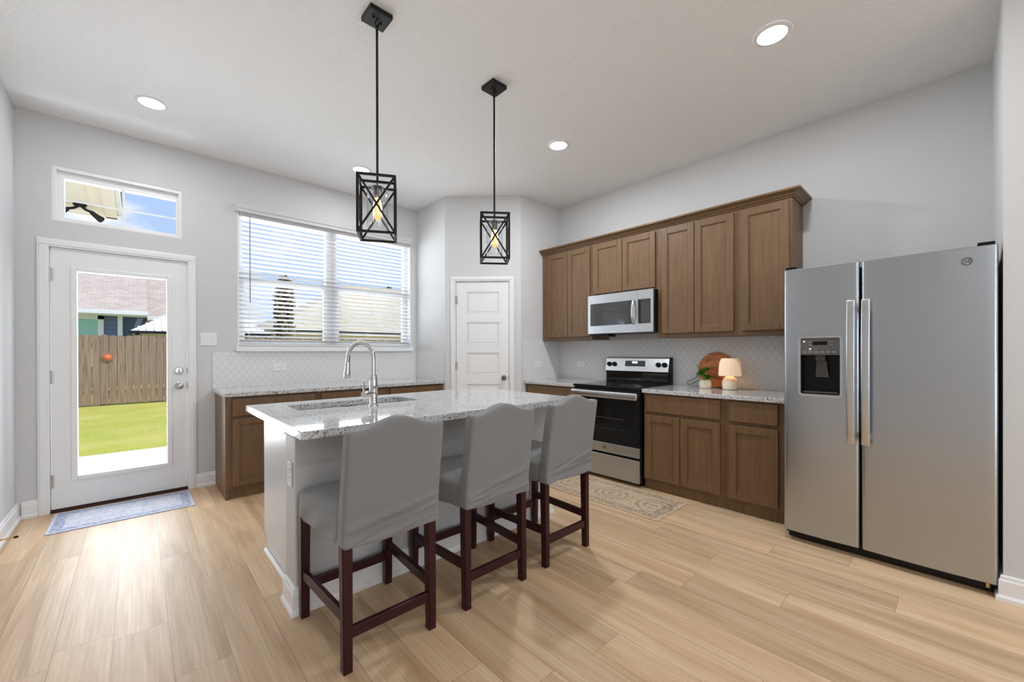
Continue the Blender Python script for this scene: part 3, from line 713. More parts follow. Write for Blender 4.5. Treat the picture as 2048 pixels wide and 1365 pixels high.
# wall cabinets: face frames at X 3.675
XU = 3.680
def ucab(y1, y0, z0, label, doors):
    r = empty('wall_cabinet', (XU, y1, z0), label, 'cabinet', RZ, 'brown wall cabinets')
    m = MB(); m.box(0.0, y1-y0, 0.0, XC-XU-0.001, 0.0, 2.440-z0, 0.001); m.build('body', 'cabinet_wood', r)
    for a, b, c, d in doors:
        m = MB(); shaker(m, y1-a, y1-b, c-z0, d-z0, 0.0); m.build('door', 'cabinet_wood', r)
    return r
ZB = 1.378
ucab(3.4290, 2.690, ZB, 'brown two-door wall cabinet at the pantry end, left of the microwave', [(3.340, 3.029, 1.414, 2.406), (3.023, 2.712, 1.414, 2.406)])
ucab(2.688, 1.925, 1.845, 'short brown two-door wall cabinet above the microwave', [(2.665, 2.308, 1.866, 2.406), (2.302, 1.944, 1.866, 2.406)])
ucab(1.923, 1.215, ZB, 'tall brown two-door wall cabinet right of the microwave', [(1.876, 1.573, 1.414, 2.406), (1.567, 1.244, 1.414, 2.406)])
ucab(1.213, 0.832, ZB, 'brown single-door wall cabinet at the refrigerator end', [(1.187, 0.850, 1.414, 2.406)])
CR = [(0.0, 0.0), (0.008, 0.0), (0.012, 0.010), (0.022, 0.014), (0.030, 0.026), (0.044, 0.036), (0.060, 0.044), (0.060, 0.058), (0.0, 0.058)]
m = MB(); prof = [(o, z+2.424) for o, z in CR]
m.profile(prof, (XU-0.001, 3.430), (XU-0.001, 0.830), (-1, 0), mit1=1.0)
m.profile(prof, (XU-0.001, 0.830), (XC-0.001, 0.830), (0, -1), mit0=1.0)
m.box(XU, XC-0.001, 0.832, 3.429, 2.4405, 2.482)
tag(m.build('crown_moulding', 'cabinet_wood'), 'brown crown moulding along the top of the wall cabinets', 'moulding')

# ------------------------------------------------------------------ emblem used on the appliances (round monogram badge)
def emblem(mb, x, y, z, rad):
    """disc facing local -y at (x, y, z)"""
    t = MB(); t.lathe([(rad*0.80, 0), (rad, 0), (rad, 0.002), (rad*0.80, 0.002), (rad*0.80, 0)], (0, 0, 0), 28, cap=False)
    for k in range(4):
        a = k*PI/2+PI/4
        t.tube([(rad*0.80*math.cos(a+q*0.5), rad*0.80*math.sin(a+q*0.5)*0.98, 0.001) for q in (-1, 0)]+[(rad*0.62*math.cos(a+0.15), rad*0.62*math.sin(a+0.15), 0.001)], rad*0.05, 6)
    text_into(t, 'GE', rad*1.05, Matrix.Translation((0, 0, 0.001)))
    mb.merge(t.bm, Matrix.Translation((x, y, z)) @ Matrix.Rotation(PI/2, 4, 'X'))

# ------------------------------------------------------------------ range
r = empty('electric_range', (3.355, 2.686, 0), 'stainless electric range with black glass cooktop between the brown cabinets', 'range', RZ)
RWD = 0.762; D0 = XC-3.355-0.010
m = MB(); m.box(0.002, RWD-0.002, 0.022, D0, 0.03, 0.893, 0.003)
for x in (0.03, RWD-0.07):
    m.box(x, x+0.04, 0.06, 0.10, 0.0, 0.035); m.box(x, x+0.04, D0-0.1, D0-0.06, 0.0, 0.035)
m.build('body', 'black_plastic', r)
m = MB(); m.box(-0.002, RWD+0.002, -0.014, D0-0.06, 0.893, 0.914, 0.004); ct = m.build('cooktop', 'cooktop_glass', r)
for x, y, q in ((0.2, 0.17, 0.115), (0.56, 0.17, 0.09), (0.2, 0.42, 0.08), (0.56, 0.42, 0.105)):
    m = MB(); m.lathe([(q-0.002, 0.9141), (q, 0.9141), (q, 0.9145), (q-0.002, 0.9145)], (x, y, 0), 40, cap=False); m.build('burner_ring', 'grey_plastic', ct)
m = MB(); m.box(0.004, RWD-0.004, -0.004, 0.022, 0.362, 0.880, 0.004); od = m.build('oven_door', 'black_plastic', r)
m = MB(); m.box(0.006, RWD-0.006, -0.0075, -0.003, 0.364, 0.790, 0.001); m.build('oven_glass', 'oven_glass', od)
m = MB()
for z in (0.50, 0.60, 0.605): m.box(0.16, 0.60, -0.0079, -0.0076, z, z+0.002)
m.build('rack_line', 'grey_plastic', od)
m = MB(); m.box(0.004, RWD-0.004, -0.010, 0.020, 0.268, 0.360, 0.004); m.build('lower_door_trim', 'stainless', od)
m = MB(); m.rbox((RWD/2, -0.046, 0.832), (RWD/2-0.004, 0.018, 0.034), 0.014, (6, 2, 2)); m.box(0.010, 0.05, -0.034, 0.0, 0.815, 0.850); m.box(RWD-0.05, RWD-0.010, -0.034, 0.0, 0.815, 0.850)
m.build('oven_handle', 'stainless_bright', od, smooth=50)
m = MB(); m.box(0.004, RWD-0.004, -0.010, 0.022, 0.036, 0.248, 0.006); m.build('storage_drawer', 'stainless', r)
m = MB(); emblem(m, RWD/2, -0.0105, 0.314, 0.016); m.build('badge', 'dark_nickel', od)
# backguard
m = MB()
sidep = [(0.585, 0.905), (D0, 0.905), (D0, 1.182), (0.605, 1.182), (0.590, 1.172), (0.560, 1.030), (0.585, 1.022)]
m.prism(sidep, 0.0, RWD, Matrix(((0, 0, 1, 0), (1, 0, 0, 0), (0, 1, 0, 0), (0, 0, 0, 1)))); bgd = m.build('backguard', 'black_plastic', r)
m = MB(); m.prism([(0.584, 1.170), (0.603, 1.184), (0.606, 1.184), (0.594, 1.17), (0.566, 1.034), (0.553, 1.034)], 0.006, RWD-0.012, Matrix(((0, 0, 1, 0), (1, 0, 0, 0), (0, 1, 0, 0), (0, 0, 0, 1))))
cp = m.build('control_panel', 'stainless_bright', bgd)
def on_panel(z): return 0.553+(z-1.034)*(0.584-0.553)/(1.170-1.034)
def tilt_mtx(x, z): return Matrix.Translation((x, on_panel(z)-0.001, z)) @ Matrix.Rotation(math.radians(-12.8), 4, 'X')
for x in (0.054, 0.120, 0.640, 0.706):
    m = MB(); t_ = MB(); t_.lathe([(0.026, 0), (0.026, 0.006), (0.021, 0.010), (0.019, 0.026), (0.0, 0.027)], (0, 0, 0), 24, '-Y'); t_.box(-0.004, 0.004, -0.032, -0.02, -0.018, 0.018, 0.002); m.merge(t_.bm, tilt_mtx(x, 1.106)); m.build('knob', 'black_plastic', bgd, smooth=40)
m = MB(); t_ = MB(); t_.box(-0.118, 0.118, -0.003, 0.004, -0.030, 0.030, 0.002); m.merge(t_.bm, tilt_mtx(0.372, 1.116)); m.build('display', 'dark_plastic', bgd)
m = MB(); t_ = MB()
for x in (-0.022, 0.0, 0.02): t_.lathe([(0.006, 0), (0.010, 0), (0.010, 0.001), (0.006, 0.001)], (x, -0.0035, 0.012), 16, '-Y', cap=False)
m.merge(t_.bm, tilt_mtx(0.372, 1.116)); m.build('clock_digits', 'led_white', bgd)
m = MB(); m.box(0.020, RWD-0.020, 0.575, 0.586, 0.936, 1.020, 0.002); m.build('vent_panel', 'black_glass', bgd)

# ------------------------------------------------------------------ microwave
r = empty('microwave', (3.600, 2.688, 1.436), 'stainless microwave hung under the short brown wall cabinet', 'microwave', RZ)
MW, MH = 0.760, 0.408
m = MB(); m.box(0.002, MW-0.002, 0.020, XC-3.600-0.002, 0.0, MH, 0.003); m.build('body', 'black_plastic', r)
m = MB()
holes_wall(m, [0.0, 0.032, 0.536, 0.592], [0.0, 0.082, 0.318, MH], [(0.032, 0.536, 0.082, 0.318)], 0.0, 0.022); dr = m.build('door', 'stainless_bright', r)
m = MB(); m.box(0.030, 0.538, 0.004, 0.018, 0.080, 0.320); m.build('door_glass', 'microwave_glass', dr)
m = MB(); m.box(0.070, 0.495, 0.0030, 0.0042, 0.105, 0.285); m.build('window_screen', 'window_dark', dr); bpy.data.objects.remove(bpy.data.objects['window_screen'])
m = MB(); m.tube([(0.556, 0.0, 0.085), (0.556, -0.020, 0.100), (0.556, -0.032, 0.14), (0.556, -0.036, 0.20), (0.556, -0.032, 0.26), (0.556, -0.020, 0.30), (0.556, 0.0, 0.315)], 0.012, 12); m.build('door_handle', 'stainless_bright', dr, smooth=50)
m = MB(); holes_wall(m, [0.594, 0.600, 0.732, MW], [0.0, 0.082, 0.318, MH], [(0.600, 0.732, 0.082, 0.318)], 0.0, 0.022); fp = m.build('control_panel', 'stainless_bright', r)
m = MB(); m.box(0.598, 0.734, 0.003, 0.02, 0.080, 0.320); m.build('touch_glass', 'black_glass', fp)
m = MB(); m.box(0.630, 0.726, 0.0018, 0.004, 0.09, 0.29); m.build('keypad', 'keypad', fp)
m = MB(); m.box(0.63, 0.726, 0.0016, 0.0022, 0.296, 0.312); m.build('clock_window', 'dark_plastic', fp)
m = MB(); m.box(0.02, 0.22, 0.06, 0.20, -0.030, 0.001, 0.003); m.build('vent_filter', 'black_plastic', r)
m = MB(); m.box(0.05, 0.70, 0.10, 0.34, -0.006, 0.001); m.build('underside_light', 'grey_plastic', r)

# ------------------------------------------------------------------ refrigerator
FX = 3.158
r = empty('refrigerator', (FX, 0.767, 0), 'tall stainless side-by-side refrigerator with a dark water dispenser', 'refrigerator', RZ)
FW = 0.921
def door_front(mb, x0, x1, z0, z1, holes=(), th=0.062, rad=0.016, bow=0.010):
    """slab with rounded vertical edges and a slight bow, face at y=0"""
    n = 20; xs = sorted({x0, x1} | {x0+rad*k for k in (0.12, 0.35, 0.65, 1)} | {x1-rad*k for k in (0.12, 0.35, 0.65, 1)} | {x0+rad+(x1-x0-2*rad)*i/n for i in range(n+1)} | {h[i] for h in holes for i in (0, 1)})
    zs = sorted({z0, z0+0.004, z1-0.004, z1} | {h[i] for h in holes for i in (2, 3)})
    def fy(x, z):
        e = min(x-x0, x1-x); y = 0.0
        if e < rad: y = rad-math.sqrt(max(0, rad*rad-(rad-e)**2))
        q = (x-(x0+x1)/2)/((x1-x0)/2); y += bow*q*q
        if z in (z0, z1): y += 0.004
        return y
    t = bmesh.new(); V = {}
    for x in xs:
        for z in zs:
            V[x, z, 0] = t.verts.new((x, fy(x, z), z)); V[x, z, 1] = t.verts.new((x, th, z))
    inhole = lambda x, z: any(h[0] < x < h[1] and h[2] < z < h[3] for h in holes)
    cells = {}
    for i in range(len(xs)-1):
        for j in range(len(zs)-1):
            cells[i, j] = not inhole((xs[i]+xs[i+1])/2, (zs[j]+zs[j+1])/2)
    for (i, j), ok in cells.items():
        if not ok: continue
        a, b, c, d = xs[i], xs[i+1], zs[j], zs[j+1]
        t.faces.new((V[a, c, 0], V[b, c, 0], V[b, d, 0], V[a, d, 0])); t.faces.new((V[a, c, 1], V[a, d, 1], V[b, d, 1], V[b, c, 1]))
        for di, dj, p, q in ((-1, 0, (a, c), (a, d)), (1, 0, (b, d), (b, c)), (0, -1, (b, c), (a, c)), (0, 1, (a, d), (b, d))):
            if not cells.get((i+di, j+dj), False):
                t.faces.new((V[p[0], p[1], 0], V[q[0], q[1], 0], V[q[0], q[1], 1], V[p[0], p[1], 1]))
    mb.merge(t)
Z0, Z1 = 0.063, 1.781
m = MB(); m.box(0.004, FW-0.004, 0.070, XC-FX-0.03, 0.03, 1.755, 0.004); m.build('cabinet_body', 'black_plastic', r)
m = MB(); m.box(0.02, FW-0.02, 0.055, 0.085, 0.012, 0.075, 0.003)
for k in range(16): m.box(0.06+k*0.05, 0.095+k*0.05, 0.050, 0.056, 0.03, 0.05)
m.build('base_grille', 'black_plastic', r)
for x in (0.06, FW-0.06):
    m = MB(); m.lathe([(0.018, -0.012), (0.018, 0.012)], (x, 0.12, 0.018), 16, 'X'); m.build('roller', 'dark_plastic', r, smooth=40)
m = MB(); m.lathe([(0.009, 0), (0.009, 0.024)], (FW-0.035, 0.035, 0.036), 12); m.build('hinge_pin', 'brass', r, smooth=40)
H = (0.098, 0.298, 0.972, 1.328)
m = MB(); door_front(m, 0.0, 0.3875, Z0, Z1, [H]); ld = m.build('freezer_door', 'stainless', r, smooth=35)
m = MB(); door_front(m, 0.3955, FW, Z0, Z1); rd = m.build('fridge_door', 'stainless', r, smooth=35)
for d, x in ((ld, 0.354), (rd, 0.421)):
    m = MB()
    def wp(q): 
        z = (q.z-1.12)/0.43
        return (q.x, q.y+0.020*z*z, q.z)
    m.rbox((x, -0.058, 1.120), (0.020, 0.009, 0.428), 0.007, (2, 2, 16), wp)
    m.box(x-0.012, x+0.012, -0.045, 0.008, 0.715, 0.755, 0.003); m.box(x-0.012, x+0.012, -0.045, 0.008, 1.485, 1.525, 0.003)
    m.build('door_handle', 'stainless_bright', d, smooth=50)
m = MB(); emblem(m, 0.815, 0.0015, 1.708, 0.021); m.build('badge', 'dark_nickel', rd)
for x in (0.03, FW-0.05):
    m = MB(); m.box(x-0.02, x+0.04, 0.02, 0.13, 1.783, 1.800, 0.004); m.build('hinge_cover', 'black_plastic', r)
# dispenser
m = MB(); ins = rrect(H[0], H[1], H[2], H[3], 0.010); out = rrect(H[0]-0.014, H[1]+0.014, H[2]-0.016, H[3]+0.010, 0.024)
mt = Matrix.Rotation(PI/2, 4, 'X'); t_ = MB(); t_.holed(out, ins, -0.012, 0.006); m.merge(t_.bm, mt); ds = m.build('dispenser_bezel', 'stainless_bright', ld, smooth=40)
m = MB(); m.box(H[0]-0.002, H[1]+0.002, -0.002, 0.03, 1.220, H[3]+0.002, 0.003); m.build('dispenser_panel', 'grey_plastic', ld)
m = MB(); m.box(0.160, 0.236, -0.0030, 0.0, 1.283, 1.306); m.build('dispenser_display', 'black_plastic', ld)
for k in range(6):
    m = MB(); m.box(0.112+k*0.030, 0.128+k*0.030, -0.0030, 0.0, 1.236, 1.242); m.build('dispenser_button', 'nickel', ld)
for x in (0.140, 0.152, 0.244, 0.256):
    for z in (1.282, 1.300):
        m = MB(); m.box(x, x+0.005, -0.0030, 0.0, z, z+0.004); m.build('dispenser_button', 'nickel', ld)
for x, z in ((0.116, 1.306), (0.148, 1.258)):
    m = MB(); m.lathe([(0.0035, 0), (0.0035, 0.002), (0, 0.002)], (x, -0.0025, z), 12, '-Y'); m.build('indicator_light', 'led_white', ld)
m = MB()
m.box(H[0], H[1], 0.055, 0.061, H[2], 1.222); m.box(H[0]-0.001, H[0]+0.003, 0.005, 0.06, H[2], 1.222); m.box(H[1]-0.003, H[1]+0.001, 0.005, 0.06, H[2], 1.222); m.box(H[0], H[1], 0.005, 0.06, H[2]-0.002, H[2]+0.008)
m.build('dispenser_recess', 'black_plastic', ld)
m = MB(); m.box(0.172, 0.222, 0.012, 0.055, 1.180, 1.222, 0.006); m.prism([(0.178, 1.182), (0.228, 1.182), (0.240, 1.080), (0.172, 1.080)], 0.018, 0.030, Matrix(((1, 0, 0, 0), (0, 0, 1, 0), (0, 1, 0, 0), (0, 0, 0, 1)))); m.build('dispenser_paddle', 'dark_plastic', ld)
m = MB(); m.box(H[0]+0.01, H[1]-0.01, 0.004, 0.055, H[2]+0.006, H[2]+0.016, 0.003); m.build('drip_tray', 'dark_plastic', ld)

# ------------------------------------------------------------------ island
IX0, IX1, IY0, IY1 = 0.5081, 2.394, 1.871, 3.062
KX0, KX1, KY0, KY1 = 0.549, 2.345, 2.1195, 2.285
r = empty('kitchen_island', ((KX0+KX1)/2, 2.55, 0), 'grey kitchen island base with white baseboard behind the three stools', 'kitchen island')
ox, oy = (KX0+KX1)/2, 2.55
class OB(MB):
    pass
def shift(mb): 
    bmesh.ops.translate(mb.bm, verts=mb.bm.verts[:], vec=(-ox, -oy, 0)); return mb
m = MB(); m.box(KX0, KX1, KY0, KY1, 0.0, ZT-0.037, 0.004); shift(m).build('knee_wall', 'island_paint', r)
m = MB(); m.box(0.598, 0.616, KY1+0.0005, 3.005, 0.095, ZT-0.037); m.box(KX1-0.048, KX1-0.03, KY1+0.0005, 3.005, 0.095, ZT-0.037)
m.box(0.616, KX1-0.048, 2.987, 3.005, 0.095, ZT-0.037); m.box(0.616, KX1-0.048, KY1+0.0005, 2.987, 0.095, 0.115); shift(m).build('cabinet_body', 'end_panel_paint', r)
m = MB(); m.box(0.598, KX1-0.03, KY1+0.0005, 2.935, 0.0, 0.0945); shift(m).build('toe_kick', 'end_panel_paint', r)
BI = [(o, z) for o, z in BB]
m = MB(); m.profile(BI, (KX0, KY0), (KX1, KY0), (0, -1), 1, 1); m.profile(BI, (KX0, KY1), (KX0, KY0), (-1, 0), 0, 1); m.profile(BI, (KX1, KY0), (KX1, KY1), (1, 0), 1, 0)
shift(m).build('baseboard', 'white_trim', r)
QR = [(0, 0), (0.016, 0), (0.014, 0.009), (0.008, 0.015), (0, 0.017)]
m = MB(); m.profile(QR, (0.596, 2.94), (0.596, KY1), (-1, 0)); shift(m).build('shoe_moulding', 'white_trim', r)
CM = [(0, 0), (0.006, 0), (0.010, 0.012), (0.016, 0.020), (0.018, 0.034), (0, 0.034)]
CMz = [(o, z+ZT-0.0705) for o, z in CM]
m = MB(); m.profile(CMz, (KX0, KY0), (KX1, KY0), (0, -1), 1, 1); m.profile(CMz, (KX0, KY1), (KX0, KY0), (-1, 0), 0, 1); m.profile(CMz, (KX1, KY0), (KX1, KY1), (1, 0), 1, 0)
shift(m).build('cap_moulding', 'white_trim', r)
SX0, SX1, SY0, SY1 = 0.690, 1.470, 2.560, 2.872
m = MB(); m.holed([(IX0, IY0), (IX1, IY0), (IX1, IY1), (IX0, IY1)], rrect(SX0, SX1, SY0, SY1, 0.07), ZT-0.035, ZT)
bmesh.ops.bevel(m.bm, geom=[e for e in m.bm.edges if abs(e.verts[0].co.z-ZT) < 1e-5 and abs(e.verts[1].co.z-ZT) < 1e-5 and len(e.link_faces) == 2 and any(abs(f.normal.z) < 0.5 for f in e.link_faces) and any(abs(f.normal.z) > 0.5 for f in e.link_faces)], offset=0.003, segments=2, affect='EDGES')
tag(m.build('island_countertop', 'granite'), 'long speckled granite island worktop with the sink cut into it', 'countertop')

# sink
r = empty('sink', (1.08, 2.716, ZT-0.037), 'steel double-bowl sink set under the island worktop', 'sink')
def basin(x0, x1, y0, y1):
    m = MB(); t = bmesh.new(); loops = []
    zb = -0.19
    spec = [(0.012, -0.001, 0.07), (0.0, -0.001, 0.06), (-0.006, -0.02, 0.055), (-0.012, zb+0.03, 0.055), (-0.022, zb+0.008, 0.05), (-0.045, zb, 0.04)]
    for g, z, rad in spec:
        loops.append([t.verts.new((x-1.08, y-2.716, z)) for x, y in rrect(x0-g, x1+g, y0-g, y1+g, rad)])
    for a, b in zip(loops, loops[1:]):
        n = len(a)
        for i in range(n): t.faces.new((a[i], a[(i+1) % n], b[(i+1) % n], b[i]))
    t.faces.new(loops[-1]); m.merge(t)
    return m
for x0, x1 in ((SX0-0.004, 1.066), (1.094, SX1+0.004)):
    b = basin(x0, x1, SY0-0.006, SY1+0.006).build('basin', 'sink_steel', r, smooth=50)
    m = MB(); m.lathe([(0.045, 0), (0.045, 0.003), (0.035, 0.003), (0.03, -0.004), (0, -0.004)], ((x0+x1)/2-1.08, 0.0, -0.188), 24); m.build('drain', 'dark_nickel', b, smooth=40)
m = MB(); m.box(-0.016, 0.016, -0.150, 0.150, -0.034, -0.022, 0.005); m.build('divider', 'sink_steel', r)

# faucet
r = empty('faucet', (1.095, 2.479, ZT), 'tall chrome gooseneck faucet standing beside the sink', 'faucet', math.radians(27))
m = MB(); m.lathe([(0.030, 0), (0.030, 0.004), (0.026, 0.010), (0.024, 0.012), (0.024, 0.09), (0.026, 0.11), (0.026, 0.155), (0.021, 0.185), (0.017, 0.20), (0.0, 0.20)], (0, 0, 0), 28); m.build('base', 'chrome', r, smooth=50)
m = MB(); pts = [(0, 0, 0.16), (0, 0, 0.24), (0, 0, 0.30)]; R_ = 0.100
for i in range(1, 18):
    a = PI-PI*i/17*1.02; pts.append((0, R_+R_*math.cos(a), 0.30+R_*math.sin(a)))
pts.append((0, 2*R_+0.004, 0.255)); m.tube(pts, 0.0135, 16); m.build('spout', 'chrome', r, smooth=60)
m = MB(); m.tube([(0, 2*R_+0.003, 0.272), (0, 2*R_+0.004, 0.255), (0, 2*R_+0.005, 0.235), (0, 2*R_+0.008, 0.20), (0, 2*R_+0.009, 0.176), (0, 2*R_+0.009, 0.170)], [0.015, 0.016, 0.0175, 0.021, 0.021, 0.018], 20); hd = m.build('spray_head', 'chrome', r, smooth=50)
m = MB(); m.box(-0.007, 0.007, 2*R_+0.022, 2*R_+0.030, 0.195, 0.225, 0.003); m.build('spray_button', 'dark_plastic', hd)
m = MB(); m.lathe([(0.017, 0), (0.019, 0.02), (0.019, 0.075), (0.014, 0.086), (0, 0.088)], (-0.012, 0, 0.080), 20, '-X'); hb = m.build('handle_base', 'chrome', r, smooth=50)
m = MB(); m.tube([(-0.085, 0, 0.088), (-0.088, 0, 0.12), (-0.093, 0, 0.165)], [0.008, 0.0065, 0.005], 12); m.build('lever', 'chrome', hb, smooth=50)

# ------------------------------------------------------------------ outlets and switches
def plate(name, label, cat, loc, rz, wv_, hv, kind, n=2):
    r = empty(name, loc, label, cat, rz)
    m = MB(); m.box(-wv_/2, wv_/2, -0.006, 0.0, -hv/2, hv/2, 0.003); m.build('cover_plate', 'white_plastic', r)
    if kind == 'switch':
        for i in range(n):
            x = (i-(n-1)/2)*0.046; m = MB(); m.box(x-0.005, x+0.005, -0.014, -0.005, -0.004, 0.012, 0.002); m.build('toggle', 'white_plastic', r)
    else:
        for i in (-1, 1):
            m = MB(); c = (i*0.0195, 0) if wv_ > hv else (0, i*0.0195)
            m.box(c[0]-0.013, c[0]+0.013, -0.0085, -0.005, c[1]-0.013, c[1]+0.013, 0.003); rc = m.build('receptacle', 'white_plastic', r)
            m = MB()
            for q in (-0.005, 0.005):
                if wv_ > hv: m.box(c[0]-0.004, c[0]+0.004, -0.0088, -0.0080, c[1]+q-0.001, c[1]+q+0.001)
                else: m.box(c[0]+q-0.001, c[0]+q+0.001, -0.0088, -0.0080, c[1]-0.004, c[1]+0.004)
            m.build('slot', 'grey_plastic', rc)
    return r
plate('light_switch', 'white double light switch on the wall right of the glazed door', 'switch', (0.492, YW-0.0005, 1.372), 0, 0.125, 0.122, 'switch')
plate('wall_outlet', 'white outlet in the tile under the kitchen window', 'outlet', (1.082, YW-0.0085, 1.093), 0, 0.122, 0.075, 'outlet')
plate('wall_outlet', 'white outlet in the tile on the pantry wall', 'outlet', (3.597, YQ-0.0085, 1.090), 0, 0.122, 0.078, 'outlet')
plate('wall_outlet', 'white outlet in the tile left of the range', 'outlet', (XC-0.0085, 3.082, 1.094), RZ, 0.122, 0.075, 'outlet')
plate('wall_outlet', 'white upright outlet on the end of the grey island', 'outlet', (KX0-0.0005, 2.200, 0.652), -PI/2, 0.072, 0.118, 'outlet')
# the spring door stop on the left baseboard
r = empty('door_stop', (XL+0.017, 4.105, 0.055), 'small brass spring door stop on the left baseboard', 'door stop')
m = MB(); m.lathe([(0.012, 0), (0.010, 0.006), (0.0045, 0.010), (0.0045, 0.060), (0.004, 0.066), (0, 0.066)], (0, 0, 0), 14, 'X'); m.build('spring', 'brass', r, smooth=40)
m = MB(); m.lathe([(0.0065, 0.060), (0.0075, 0.064), (0.0075, 0.076), (0.005, 0.080), (0, 0.080)], (0, 0, 0), 14, 'X'); m.build('rubber_tip', 'black_plastic', r, smooth=40)

# ------------------------------------------------------------------ bar stools
def leg_bm(x, y0, y1, z1, dy=0.0, w0=0.034, w1=0.042):
    t = bmesh.new(); V = []
    for z, wq, yy in ((0.0, w0, y0), (0.006, w0+0.002, y0), (z1, w1, y1)):
        V.append([t.verts.new((x+sx*wq/2, yy+sy*wq/2, z)) for sx, sy in ((-1, -1), (1, -1), (1, 1), (-1, 1))])
    for a, b in zip(V, V[1:]):
        for i in range(4): t.faces.new((a[i], a[(i+1) % 4], b[(i+1) % 4], b[i]))
    t.faces.new(V[0][::-1]); t.faces.new(V[-1])
    bmesh.ops.bevel(t, geom=[e for e in t.edges if abs(e.verts[0].co.z-e.verts[1].co.z) > 0.02], offset=0.003, segments=2, affect='EDGES')
    m = MB(); m.merge(t); return m
def stool(label, x, seed):
    """origin on the floor midway between the legs; the sitter faces +Y"""
    r = empty('bar_stool', (x, 1.600, 0), label, 'bar stool', 0, 'slipcovered bar stools')
    rx, fx = 0.188, 0.214
    for s_ in (-1, 1):
        leg_bm(s_*rx, 0.0, 0.008, 0.560).build('leg', 'mahogany', r)
        leg_bm(s_*fx*0.97, 0.472, 0.468, 0.480).build('leg', 'mahogany', r)
    for s_ in (-1, 1):
        m = MB(); m.bar((s_*rx, 0.018, 0.205), (s_*fx*0.98, 0.456, 0.205), 0.022, 0.044, bev=0.003); m.build('stretcher', 'mahogany', r)
    m = MB(); m.bar((-rx+0.016, 0.001, 0.148), (rx-0.016, 0.001, 0.148), 0.022, 0.044, bev=0.003); m.build('stretcher', 'mahogany', r)
    m = MB(); m.bar((-fx+0.02, 0.472, 0.148), (fx-0.02, 0.472, 0.148), 0.022, 0.044, bev=0.003); m.build('stretcher', 'mahogany', r)
    rnd_ = random.Random(seed); p1, p2 = rnd_.uniform(0, 6), rnd_.uniform(0, 6)
    def sw(q):
        x_, y_, z_ = q
        f = (y_-0.02)/0.48; x_ *= 1.0+0.10*f
        if z_ > 0.53:
            d = max(0, 1-(x_/0.21)**2)*max(0, 1-((y_-0.27)/0.25)**2); z_ += 0.022*d
        if z_ < 0.50: z_ += 0.040*(1-f)*(0.50-z_)/0.06+0.003*math.sin(22*y_+p1)
        if z_ < 0.56: x_ += (0.003*math.sin(30*y_+40*z_+p2))*(1 if x_ > 0 else -1)
        return (x_, y_, z_)
    m = MB(); m.rbox((0, 0.262, 0.522), (0.208, 0.248, 0.080), 0.036, (14, 16, 6), sw)
    m.build('seat', 'slipcover_cloth', r, smooth=70)
    folds = [(rnd_.uniform(-0.01, 0.085), rnd_.uniform(-0.10, 0.14), rnd_.uniform(0.0045, 0.010), rnd_.choice((-1, 1, 1))*rnd_.uniform(0.007, 0.013), rnd_.uniform(-0.15, 0.2), rnd_.uniform(0.09, 0.22)) for _ in range(9)]
    def bw(q):
        x_, y_, z_ = q
        h = (z_-0.485)/(0.945-0.485)
        hump = 0.040*(0.5+0.5*math.cos(PI*min(1, abs(x_)/0.165)))
        z2 = z_+hump*max(0, min(1, (h-0.3)/0.7))
        # the back tips away from the sitter towards the top
        y2 = y_-0.060*max(0, h)**1.2
        wsc = 1.0+0.02*(1-h); x2 = x_*wsc
        # pulled cloth folds low on the back
        zz = z_-0.515-0.13*x_-0.06*(x_+0.1)**2; fold = 0
        for c0, sl, wd, am, x0_, xw in folds:
            fold += am*math.exp(-((zz-c0-sl*x_)/wd)**2)*math.exp(-((x_-x0_)/xw)**2)
        side = 1 if y_ > -0.005 else -1
        y2 += fold*(side if abs(x_) < 0.20 else 0.3*side)
        if h < 0.03: z2 += 0.004*math.sin(18*x_+p2)
        hem = max(0, 1-h/0.10); y2 -= 0.012*hem*(1 if side < 0 else 0); x2 *= 1+0.012*hem
        return (x2, y2, z2)
    m = MB(); m.rbox((0, 0.005, 0.715), (0.209, 0.034, 0.230), 0.016, (44, 3, 60), bw)
    m.build('back', 'slipcover_cloth', r, smooth=70)
    m = MB(); m.rbox((0, 0.07, 0.525), (0.195, 0.045, 0.050), 0.02, (6, 4, 4)); m.build('cover_skirt', 'slipcover_cloth', r, smooth=70)
    return r
stool('grey slipcovered bar stool at the sink end of the island, nearest the camera', 0.783, 1)
stool('grey slipcovered bar stool in the middle of the three', 1.358, 2)
stool('grey slipcovered bar stool nearest the range and runner rug', 1.923, 3)

